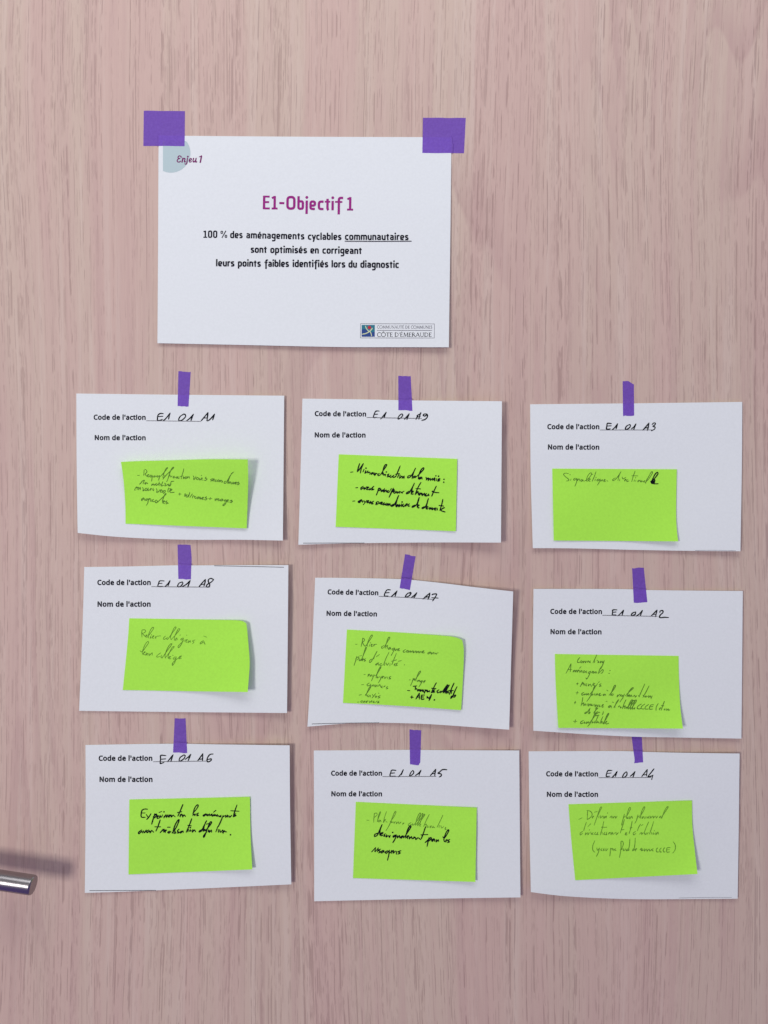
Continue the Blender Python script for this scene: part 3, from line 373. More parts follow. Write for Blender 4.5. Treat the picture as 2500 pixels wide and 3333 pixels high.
WRITING = {
'A1': [((400, 1500), 0, 2.5, """190,190 217,188;277,120 274,150 272,190;285,110 305,120 312,145 295,165 290,172 305,195 325,205;322,192 338,182 328,178 318,195 330,208 350,200;372,185 355,190 355,210 372,205 378,190;380,188 378,230 374,265;395,195 392,210 405,208 415,190;415,190 415,210 428,200;455,190 440,200 450,212 468,195;478,190 472,225 462,255;
470,215 500,190 545,140 580,95 575,88 555,110 535,160 520,215 535,215;520,240 560,190 620,130 660,90 650,85 625,120 600,190 580,250 570,270;545,185 540,215;600,200 620,185;625,210 640,195;615,205;672,200 655,205 655,222 680,215;705,205 690,215 700,225 718,205 716,228 740,222;793,100 785,140 765,200 760,235;740,205 785,195;790,205 785,230 800,215;815,205 805,225 820,232 840,215 835,205 820,215;840,225 860,205 868,228;
915,195 925,215 920,240 935,235 950,205;965,215 955,235 975,245 985,225 970,215;1000,225 998,248 1015,240;1022,190;1015,240 1035,228 1025,222 1018,245 1040,250;1085,210 1070,225 1095,235 1075,255 1055,250;
1165,230 1140,245 1165,255 1140,265;1165,255 1190,240 1175,235 1170,258 1195,262;1215,245 1200,255 1205,268 1225,262;1240,245 1228,258 1240,270 1255,258 1243,245;1265,250 1262,275 1275,255 1290,258 1288,278 1300,270;1340,265 1322,270 1318,290 1340,288 1365,250 1410,170 1440,145;1440,145 1405,180 1375,250 1362,295;1395,270 1375,280 1380,295 1400,275 1405,298;1420,275 1418,300 1435,285;1440,275 1440,300 1455,280;1460,295 1478,280 1465,278 1460,300 1480,300;1510,275 1490,285 1515,292 1500,310 1485,302;
250,260 240,280 215,305;240,275 265,255 280,255 270,275 262,300;300,280 285,290 292,303 310,285 325,298;380,300 375,320 395,300 405,318 420,300;440,290 425,310 440,318 455,300;475,275 460,320;455,300 485,300 480,322;520,270 500,325 530,315;540,290 555,300 545,325 570,318;600,300 575,310 620,318 590,325 630,300;665,265 630,270 620,300 610,330;
160,355 185,345 175,340 155,370 158,385;185,375 190,350 205,345 205,375 225,345 230,375;255,345 265,365 262,390 285,375;300,355 285,375 300,388 318,370 305,355;330,350 325,385 345,375;350,385 372,365 360,360 352,385;395,355 390,370 395,385 405,375;435,360 445,390 438,410 465,400 480,375;485,395 505,380 492,378 488,405 510,405;515,385 520,410 530,390 550,385 548,405 525,425;595,350 585,385 590,410;590,365 620,360;605,395 640,375 625,368 610,395 625,412 668,408;
725,432 755,432;740,418 738,445;800,435 815,430 800,462;800,462 825,445 835,440 820,465 840,470 855,440;850,470 862,440 870,408;872,475 885,455 905,430;905,485 912,455 930,460 935,480;950,460 935,475 945,490 960,480;985,465 965,480 975,492 995,470 998,492;1010,470 1008,495 1022,485;1030,495 1050,475 1035,475 1028,498 1050,500;1090,465 1070,480 1095,490 1075,508 1060,500;1115,490 1160,490;1138,478 1132,505;1200,490 1200,515 1225,490 1225,515;1250,490 1235,500 1258,510 1240,520;1290,495 1268,508 1280,522 1300,500 1300,520;1340,505 1320,510 1325,525 1345,515;1345,508 1340,550 1315,580 1300,575 1330,545;1350,525 1375,510 1360,508 1355,530 1375,535;1420,510 1395,520 1425,525 1405,542 1390,535;
270,480 245,495 245,515 275,490 285,515;320,490 298,500 300,515 325,500;330,490 325,545 305,577;340,510 345,490 360,495;365,500 362,525 375,520;400,500 385,510 390,530 410,525;430,510 418,525 430,545 450,530 438,510;450,540 490,500 540,455 562,430 550,428 535,460 515,520 520,550;520,540 545,525 530,520 525,550 548,555;575,520 555,535 580,545 560,562;588,553""")],
'A9': [((1110, 1490), 1, 4.0, """125,188 155,184;242,75 225,130 210,182;210,182 240,150 290,75;292,75 265,140 252,198;300,150 285,185;325,135;322,165 312,200 335,185 345,175;350,170 350,195 370,185;378,190 375,215;420,190 395,200 395,215 420,200 425,220;440,195 440,225 455,205 468,205;500,205 480,215 485,232 510,225;510,225 560,150 595,95 578,90 555,130 535,220;535,215 550,200 555,225 570,215;580,215 575,235;590,185;625,210 605,225 625,240 600,248;650,225 635,245 650,255 675,235;690,225 672,245 690,255 710,240;770,105 740,180 710,250;710,215 760,205;755,215 735,255;770,225 760,268;768,265 790,240 800,250 795,268;800,262 820,240 818,270;
905,225 872,240 870,262 900,250 930,210 970,135;970,135 945,190 925,270;925,260 950,245 965,240 945,265;965,260 1020,210 1075,150 1070,130 1040,160 1015,220 1005,275;1040,250 1015,265 1025,278 1050,255 1055,280;
1105,255 1115,275 1108,290;1108,290 1130,265 1140,270 1135,292 1160,270 1165,295;1165,295 1190,270 1192,295;1195,290 1215,265 1215,298;1225,265 1220,300;1235,235;1270,240;1245,270 1240,300;1260,300 1285,275 1270,275 1262,302 1285,298;1340,280;1337,318;
192,390 218,388;290,370 260,390 262,412 290,390 300,410;300,385 330,410;335,375 300,415;335,405 360,385 345,382 340,415 370,408;380,395 375,415 395,405;428,370 400,400 425,410 400,420;490,395 478,440 460,485;480,415 505,395 510,415 490,430;520,405 525,440 545,415;552,415 545,440;565,400 560,445 585,420 590,445;620,425 600,435 610,450 635,440;640,425 655,400;680,395 655,450 625,515;655,440 680,410 690,420 670,445;705,430 685,450 700,462 720,440 725,460;735,440 735,460 760,440 760,462;775,440 800,460;820,435 780,455;
885,435 855,455 855,468 885,455 920,400 955,330;955,330 930,390 912,470;915,460 940,440 930,435 915,470 945,470;1040,320 1000,390 965,480;975,400 1035,405;975,470 1000,440 1005,470;1030,455 1010,475 1020,485 1045,460 1050,485;1060,465 1058,490 1085,465 1085,492;1115,465 1095,480 1115,495 1095,498;1140,470 1130,492 1150,485;1190,438;1240,370 1210,430 1180,500;1195,440 1225,450 1275,455;
152,565 180,562;265,545 225,570 235,580 270,555;225,575 280,560;270,545 245,585;285,560 280,580;300,560 310,580;335,555 290,610;335,580 360,560 345,560 345,585 365,580;385,565 375,590 400,575;425,565 400,585 415,597 395,600;475,570 455,590 475,600 450,610;490,570 495,595 515,580;515,600 535,580 520,582 520,605 540,600;565,585 545,600 555,612 575,600;590,590 580,610 595,615 605,595;615,595 612,620 635,600 638,622;690,600 655,620 660,632 690,615 720,560 750,490;750,490 730,540 710,625;740,605 715,625 725,635 745,615 750,635;765,605 755,635 775,620;795,575;790,600 785,635;815,600 800,620 815,635 835,615;840,630 860,600 845,605 840,630;890,600 870,615 880,630 895,625;
960,615 930,630 930,642 965,625 1000,580 1018,515;1018,515 1000,570 990,640;990,640 1015,618 1000,622 1000,648 1018,650;1085,635 1055,650 1060,660 1090,645 1115,600 1138,530;1138,530 1125,570 1105,660;1105,655 1130,640 1118,640 1112,665 1135,662;1150,645 1155,668 1170,650 1175,672;1190,650 1190,675 1210,655;1215,675 1235,655 1222,655 1220,680 1240,678;1250,655 1255,680;1325,540 1310,610 1285,685;1275,620 1335,628;1290,675 1345,650 1320,660 1300,685 1355,705""")],
'A3': [((1790, 1510), 0, 2.4, """240,125 200,120 178,135 200,165 240,195 245,215 215,222;275,195 268,215;262,140;335,185 310,195 315,212 345,195 350,185;350,185 345,240 325,290;360,195 358,218 375,195 385,200 385,222;420,200 400,212 408,228 430,208 432,228;445,225 500,190 545,130 525,118 490,160 475,215 490,225;490,220 525,200 510,192 505,220 525,225;545,140 560,135;600,100 575,170 550,225;590,195 585,220;600,175;635,195 612,208 620,222 650,200;655,195 640,240 618,275;665,205 662,225 685,205 688,225;700,222 720,205 708,205 705,228 725,225;740,215 755,225;
855,180 820,200 822,218 860,195 900,140 925,100;925,100 900,150 885,215;910,195 905,220;940,170 945,190;940,180 955,195 985,175;970,220 990,200 975,205 975,225;1015,205 995,215 1005,228 1030,220;1108,95 1085,160 1065,230;1065,155 1145,155;1100,205 1095,228;1115,180;1120,210 1115,228;1150,210 1145,230 1170,212 1175,232;1190,215 1185,235 1210,220;1215,235 1235,215 1225,240;1240,240 1290,190 1335,115 1320,105 1285,165 1255,215 1245,255"""),
       ((1790, 1510), 1, 4.0, "1310,230 1360,190 1405,130 1395,110 1365,140 1335,200 1315,240;1320,245 1350,205 1365,215 1340,250 1325,250 1345,225 1362,235 1350,258 1408,258")],
'A8': [((400, 2020), 2, 2.2, """250,120 245,165 248,215;255,120 285,120 295,140 275,160 252,165;255,170 280,195 295,210;295,205 315,190 302,188 300,215 320,210;320,215 360,160 400,100 385,88 355,130 330,200 340,230;365,200 358,228 375,220;372,185;385,215 405,200 392,198 388,228 410,225;425,205 425,230 440,205 490,198;
555,200 530,225 535,245 565,230;580,215 568,235 580,245 592,228;590,235 640,165 690,95 675,85 650,130 620,215 630,250;630,245 690,180 740,115 725,105 700,145 670,220 675,260;680,250 705,230 692,228 685,260;740,190 755,185;700,255 715,240;780,225 755,240 760,255 785,235;790,225 770,290 735,345 720,350 725,325 790,260;810,245 805,270;830,190;815,265 840,250 828,248 822,280 845,278;855,260 855,285 875,260 880,285;940,250 905,265 925,280 905,300;1050,260 1010,285 1012,303 1055,275 1060,300 1075,305;1050,200 1090,215;
222,390 250,405 300,340 335,285 318,275 285,320 255,400 255,440;255,435 290,410 278,408 270,440 295,445;305,420 300,450 325,425 325,455;345,430 345,455 365,430 382,420 380,450;490,420 445,455 445,475 485,465;505,450 495,475 510,485 520,465;515,480 570,400 635,310 618,305 585,350 550,440 552,490;555,480 610,410 665,345 650,340 625,375 590,455 590,495;595,485 620,470 605,468 602,495 625,495;645,450 655,455;680,470 655,490 665,505 690,480;695,470 680,530 650,580 642,570 660,535 730,480;715,490 745,480 760,460 735,470 730,495 762,490""")],
'A7': [((1110, 2050), 0, 2.4, """188,188 210,188;285,105 275,160 262,218;280,110 305,120 300,145 275,165;280,165 300,200 318,215;320,210 330,195;325,210 370,140 408,80 395,70 365,120 340,195 350,215;375,190 368,215;385,170;390,205 408,190 395,190 392,215 412,212;430,185 425,212 440,190 465,188;
560,205 530,220 532,240 560,230;560,230 600,160 635,105 620,98 600,140 575,240;580,225 605,205 600,245;640,225 618,240 622,255 645,235 648,255;690,235 665,250 672,265 695,245;700,235 680,285 652,335;705,250 705,270 730,248 730,270;740,265 760,245 748,245 745,272 765,268;
840,255 810,275 815,292 840,285;860,265 850,285 862,292 875,272 862,265;885,270 882,295 905,272 908,295 930,272 935,298;945,272 945,298 970,275 972,298;985,275 985,298 1005,278 1008,300;1020,278 1020,300 1040,280 1045,300;1055,298 1080,275 1062,278 1060,300 1088,298;1165,285 1130,300 1135,315 1165,295 1170,315;1180,292 1180,315 1205,292 1208,315;1220,298 1245,318;1265,298 1222,312;
205,345 190,400 170,465;190,380 225,350 230,370 205,395;245,375 235,395 248,402 258,385;260,400 295,320 330,240 322,230 300,290 270,400;240,340 270,335;275,395 295,380 285,380 280,405;320,375 300,390 318,400 300,412;400,380 372,400 372,425 395,410 430,350 470,280;470,280 440,330 425,380;460,350 500,320;490,425 455,445 455,460 485,440 492,465;530,435 505,450 512,465 540,455;625,290 590,360 550,460;575,430 565,465;590,430 600,460 625,430;640,440 635,468;720,305 690,380 660,455;655,410 725,390;745,410 785,400;690,450 705,440 690,465;740,430 715,445 730,460 700,470;825,455;
298,582 318,580;350,600 370,580 355,580 350,610;380,585 380,605 400,585 405,605;430,580 415,620 395,665;415,610 440,590;450,600 490,540 520,485 508,485 480,540 455,625;480,605 470,625 490,620;505,605 510,625;535,600 510,650 485,690;530,625 555,605 540,610 545,632;570,610 570,632 590,612;600,612 605,635;650,605 625,620 645,635 620,640;
268,715 295,712;370,690 340,710 345,730 375,720;375,740 390,720;385,705 380,730;405,715 402,735 425,715 430,738;445,715 445,740 468,718 470,740;485,735 505,715 490,718;515,720 512,740;540,730 520,745 540,755;555,745 575,730 560,735;610,735 590,750 610,762 585,770;
235,850 265,842;315,850 360,790 385,745 372,745 345,800 325,860;355,845 340,860 360,870 370,850;385,850 380,875;405,840 430,870;450,830 405,885;455,855 450,880 470,865;510,855 485,870 505,880 480,890;490,825;
212,942 235,938;275,920 255,935 272,945;285,925 290,945 310,925 312,948;330,925 330,945 350,920;365,925 375,945 400,920;405,925 400,945;430,925 418,945 440,940;450,945 470,925;495,925 480,940 495,948 470,950;
888,652 905,650;940,630 925,680 905,725;925,665 955,635 950,655;955,660 1000,600 1035,545 1022,540 995,590 970,665;1010,655 990,665 1000,672 1020,655 1022,672;1055,660 1030,670 1040,680 1060,665;1060,660 1040,700 1012,745;1065,675 1095,660 1075,690"""),
       ((1110, 2050), 1, 4.2, """865,790 895,792;940,735 985,730;965,735 970,760 965,780;985,765 990,785;1005,775 1000,795 1020,780 1025,800;1035,775 1035,800 1055,780 1058,800;1080,780 1065,800 1085,810;1100,780 1085,825;1090,800 1120,785 1115,800;1130,790 1125,805 1145,800;1150,790 1155,808;1240,690 1210,745 1175,820;1180,760 1235,765;1220,780 1195,795 1215,808 1190,815;1275,780 1250,800 1260,820 1290,805;1300,795 1295,815 1315,800;1315,810 1365,740 1385,720 1350,780 1330,820;1340,815 1390,745 1410,715 1380,770 1355,825;1360,820 1385,800 1375,830;1400,805 1395,825;1470,695 1440,760 1410,840;1400,790 1460,790;1440,800 1435,830;1510,740 1480,800 1450,870 1430,890 1440,865 1490,850 1475,875 1450,870;
905,875 940,878;922,860 920,890;975,900 1005,850 1020,825;1020,825 1020,900;985,875 1025,875;1050,850 1045,900 1080,900;1045,850 1085,848;1048,875 1075,873;1120,865 1118,890;1120,865 1145,890 1180,840;1180,840 1165,880 1145,920;1215,912""")],
'A2': [((1800, 2110), 0, 2.6, """350,120 325,150 320,185 350,180;370,160 358,180 372,188 382,168;392,165 392,188 410,165;420,165 420,188 440,165;445,185 465,165 450,168;490,165 470,180 490,188;570,85 550,130 520,190;545,165 540,188;575,160;595,165 585,185 605,180;620,165 615,190 635,170;640,165 645,190 668,160;668,160 645,220 620,270;
170,325 205,260 235,200;235,200 230,260 225,305;190,280 245,275;265,285 262,310 285,285 288,310 305,285 308,310;318,305 335,285 322,288 320,312;345,260 365,240;350,285 350,312 375,288 375,315;410,290 390,305 400,318 420,300;440,295 425,310 440,320;485,300 460,315 470,328 490,310;490,300 470,350 440,400 430,385;500,315 520,300 510,325;530,300 530,325 550,305 555,328;565,305 570,325;640,230 610,270 590,330;600,320 640,280 655,290 640,320 625,325;742,290;730,328;
305,462 330,460;318,448 315,475;385,440 370,470 355,498;375,475 395,450 400,480;415,460 405,485;440,460 425,480 440,490;460,465 460,490 480,468;485,465 495,490;530,450 500,500;545,455 525,480 555,490;580,460 560,490;625,460 605,475 625,490 600,498;590,445 605,435;
300,580 330,578;318,562 312,595;400,575 375,590 378,610 405,600;420,585 410,605 430,600;440,585 440,608 460,590 465,612;480,600 520,550 550,500 535,505 505,590 470,650 440,690;510,590 505,610 525,600;540,590 540,612;560,590 558,612 580,592 585,612;595,610 615,590 600,595 605,615 630,608;670,595 650,605 660,615 680,600 685,615;700,545 715,555;730,610 780,550 815,490 800,485 775,540 745,615;780,590 760,605 770,615 790,600;
840,605 835,630 855,610 870,600;870,625 890,605 875,610;910,610 895,625 920,620;930,595 905,650 880,685;940,620 1000,560 1045,520 1030,515 990,560 960,630;965,625 990,605 980,630;1000,605 1000,630 1020,610 1025,632;1040,630 1060,610;1065,612 1070,635 1090,615;1195,465 1160,540 1120,630;1110,615 1125,632;1250,490 1215,560 1170,640;1170,610 1195,635;1210,615 1205,635 1230,625;1245,615 1245,640 1265,620 1280,650;1290,620 1275,655;
278,705 298,702;290,690 285,722;388,640 380,690 365,750;370,735 400,710 395,750;420,720 410,740 430,735;445,720 445,745;465,720 460,750 485,725 490,748;505,725 500,745 520,740;535,725 535,750;560,730 550,755 575,740;590,735 570,770 550,780;610,735 600,760 620,755;635,755 655,735 640,740 640,765 660,760;690,690 705,692;745,745 720,760 730,772 755,750 760,775;775,700 785,705;790,770 830,710 855,670 835,690 810,740 805,775;870,700 880,690;850,765 868,750 855,755;885,755 875,775 895,770;950,670 925,720 905,785;915,765 940,750 930,785;945,780 965,765 950,770;960,785 1000,730 1035,680 1020,675 990,730 975,790;985,790 1025,735 1060,690 1045,680 1015,740 1005,795;1010,795 1050,740 1085,690 1075,675 1045,740 1030,795;1040,790 1065,775 1055,795;1150,725 1110,750 1095,780 1125,790 1145,780;1195,725 1155,755 1150,785 1185,790;1245,730 1205,760 1200,790 1240,790;1310,735 1270,740 1255,790 1300,790;1265,762 1300,760;1370,720 1345,760 1340,810;1380,795 1405,775 1390,780 1390,805;1450,690 1430,740 1410,805;1410,745 1440,750;1460,785 1445,800 1465,800;1480,785 1480,808 1500,790 1505,808 1520,800;
440,825 415,840 418,850 445,835 465,800 485,780;480,785 462,850;465,845 485,830 470,855;530,840 560,800 580,785 560,790 535,855;585,825 555,840 570,850 600,830;605,835 610,840;655,820 650,850 640,865;
265,950 310,950;292,930 285,970;395,940 360,960 365,980 395,970;415,955 405,975 425,970;440,955 435,978 460,958 465,978;475,970 530,900 560,855 540,860 510,930 475,990 450,1015;520,950 510,970 530,965;540,950 540,970;590,870 570,920 545,975;545,880 600,870;580,945 565,970 590,960 600,975;650,890 630,930 615,980;615,970 640,955 635,980;650,980 690,920 725,855 712,855 685,910 660,985;670,975 700,955 690,955 690,985 725,975""")],
'A6': [((410, 2600), 1, 4.0, """280,135 235,135 205,160 200,235 250,240;205,185 250,185;265,205 285,235;325,195 300,235 270,270;375,195 355,260 335,330;355,235 390,200 400,215 370,250;400,245 425,225 410,222 408,255 430,250;430,178 465,165;445,215 440,245 455,225;475,210 465,240;495,170;500,225 495,245 520,210 525,240 545,210 550,240;555,235 580,215 565,215 565,240;590,210 590,235 615,212;620,215 640,235;740,75 710,150 675,225;670,180 725,168;700,225 725,205 710,205 705,235;735,205 740,235 755,210 775,230;
870,190 920,130 940,90 925,80 890,130 870,220;875,210 900,200 895,220;945,185 920,200 940,215 920,220;1040,195 1005,215 1015,225 1045,200 1050,220;1060,200 1065,220 1085,200 1090,222;1100,218 1120,200 1105,205;1140,175 1170,150;1120,205 1125,225 1150,200;1165,205 1150,220 1175,215;1190,205 1180,225 1205,220;1240,215 1215,230 1240,235;1265,215 1235,290 1200,365;1265,235 1285,220;1295,215 1300,240 1320,215 1325,240;1340,220 1350,240 1375,215;1445,80 1420,150 1395,235;1365,155 1470,162;1430,195 1405,210 1430,220 1395,235;
205,405 165,435 170,455 205,425 215,445;225,415 240,440 265,405;295,405 270,425 280,440 305,415;310,415 315,440 335,410;340,415 360,435;445,275 420,350 390,420;375,365 450,365;485,395 460,425 445,440;470,420 495,400 490,435;500,430 525,410 510,410 510,440;540,370 575,370;570,420 545,435 560,445 585,425;600,445 650,380 690,285 675,280 640,340 615,420 615,450;640,420 635,450 650,440;690,395 670,420 690,440 665,445;725,420 705,435 715,445 740,420 745,440;855,260 830,330 785,435;805,345 850,352;815,395 805,430;838,375;840,400 830,420 850,415;870,400 865,430 890,405 905,430;
985,400 955,420 955,432 985,415 1015,350 1050,285;1040,295 1020,350 1005,425;1010,420 1030,400 1018,400;1030,420 1080,360 1115,310 1095,305 1060,390 1030,470 1012,500 1010,480 1050,430;1075,405 1070,430;1085,410 1085,435 1110,410 1115,435;1195,360 1170,430;1200,400 1205,435;1220,400 1230,435 1260,405;1255,440 1285,420 1265,420 1265,450;1290,430 1310,430;1045,330 1085,320;1360,468""")],
'A5': [((1150, 2620), 2, 2.3, """175,198 205,200;275,110 268,170 265,225;270,115 300,105 310,130 275,160;310,215 335,150 355,95 345,95 325,150 315,215;345,195 325,210 335,222 355,200 360,222;432,85 410,150 390,230;395,215 420,195 405,195 400,225;425,215 440,225;480,220 530,150 555,95 540,90 510,160 470,260 425,335;505,210 495,230 515,225;530,215 530,238 550,215;565,220 560,245 585,220 590,245;600,245 620,225 605,230;640,240 660,235 640,255;
750,230 718,250 722,270 755,255;775,240 765,262 785,255;785,265 840,190 875,115 860,110 830,170 805,260;810,265 870,190 905,125 895,115 860,180 835,270;840,270 890,190 930,130 918,125 885,190 860,275;880,250 860,270 880,275;990,120 955,190 915,280;925,265 950,250 945,285;970,265 960,290 985,285;1000,270 1000,295 1020,270;1045,275 1025,295 1050,290 1060,300;1165,135 1130,210 1090,290;1120,265 1115,295;1140,270 1150,300 1175,280;1190,310 1205,290 1195,320 1215,318"""),
       ((1150, 2620), 1, 4.1, """320,365 280,385 278,410 315,390 345,320 375,255;375,255 350,320 345,395;345,390 375,375 385,360 360,370 360,400 385,395;420,375 400,390 415,405 395,410;435,385 430,415 450,400;460,400 470,420 480,395;512,358;550,390 520,405 525,420 555,395;560,390 545,440 515,490;575,400 575,425 600,400 605,428;640,400 615,420 625,432 650,405 655,430;660,425 710,350 750,285 735,275 700,340 680,430;685,425 720,405 705,405 705,440;730,415 730,440 755,415 765,440;775,440 800,420 785,420;810,425 815,450 840,425;850,430 875,450;940,285 915,360 885,440;880,390 970,385;
985,425 970,490 960,540;935,490 975,455 1005,425 1015,440 985,470;1045,440 1020,460 1030,472 1055,445 1060,475;1080,450 1080,478 1105,455 1110,475;1165,415 1190,425 1240,345 1235,325 1205,365 1180,440 1185,480;1190,475 1220,455 1210,455 1205,485;1255,450 1230,465 1250,480 1225,490;
240,610 290,555;290,560 280,605;285,610 325,560;325,560 315,610;355,575 330,590 350,610 330,625;385,590 360,610 372,625 395,595 400,620;450,595 420,610 430,630 460,600;470,590 460,660 445,720;475,625 510,600 495,598 495,630;525,590 520,625 550,600;565,605 560,640;620,595 585,610 610,625 580,640""")],
'A4': [((1850, 2600), 2, 2.5, """135,268 178,248;250,150 248,210 245,270;240,150 290,165 310,205 285,245 248,268;305,245 330,230 318,228 315,255;340,175 375,165;375,240 410,160 435,115 420,110 395,170 365,260 335,345;400,225 395,250;420,220 418,250 445,225;455,225 455,255;475,225 470,250 495,225 490,250;510,185;540,245 560,225 560,250;580,225 580,250 605,225;610,225 615,250 635,225;
730,200 710,270 690,345;705,340 730,270;715,250 750,220;750,245 790,170 810,125 795,115 770,175 755,255;780,235 765,255 790,250;800,230 800,260 825,230 835,255;905,210 890,270 865,320;890,255 925,220;925,245 970,170 995,115 980,110 950,175 935,255;960,230 960,255 980,230;985,235 990,258;1010,230 1005,255;1025,235 1025,255;1055,225 1035,245 1055,250;1070,225 1070,250 1095,225;1105,225 1105,250 1130,225;1140,225 1145,250 1165,225;1180,245 1200,225 1190,250;1205,250 1260,170 1298,110 1285,105 1250,160 1215,255;
185,425 155,445 155,470 185,450;235,305 215,360 200,415;255,360 290,325;225,440 220,468 245,440;255,440 255,468 275,440;290,430 300,465;275,405;325,440 305,455 325,465;355,435 340,460 365,465;385,435 370,465 390,465;460,295 445,370 415,470;430,370 500,370;440,435 440,465;475,435 460,460 480,465;500,435 490,470 505,460;520,460 540,440 525,445;555,435 555,465 575,440 580,465;590,460 610,440;620,435 625,465 650,440;725,290 700,370 675,445;685,405 725,400;735,465 760,445 745,445 745,470 765,465;830,290 815,370 790,455;800,380 830,375;
875,425 845,445 850,470 880,450;940,330 915,370 900,415;950,350 970,335;925,460 945,440;955,435 955,462 975,440;1045,300 1010,380 985,450;990,440 1000,465 1020,440;1020,465 1040,440;1110,295 1080,390 1055,460;1085,435 1080,462;1120,415;1110,440 1100,460 1125,455;1140,435 1140,465 1165,435 1170,460;
345,545 318,610 320,670 345,695;370,640 380,670 405,640;405,640 390,700 365,750;440,645 422,665 440,675;465,645 455,670 475,665;490,645 490,675 515,650;550,640 545,700 540,745;550,655 575,645 570,670;585,650 590,675;615,650 600,665 620,672;690,660 715,590 705,555 685,560 685,640 675,710 665,765;675,665 715,650;725,650 715,675 740,665;745,650 755,675;800,525 795,600 780,675;775,650 755,675 795,665;870,510 865,600 850,675;845,650 835,675 865,660;865,670 890,650 875,655 875,680;
930,665 950,645 945,675;965,650 955,675 980,665;990,650 990,680 1010,655;1020,655 1025,680 1045,655;1055,655 1060,680 1085,655;1105,650 1085,665 1105,680;1165,640 1145,655 1150,690 1175,690;1210,640 1190,660 1195,692 1215,690;1255,635 1235,660 1240,690 1260,690;1325,635 1285,640 1280,692 1320,690;1283,665 1315,662;1365,560 1390,600 1390,660 1360,705""")],
}
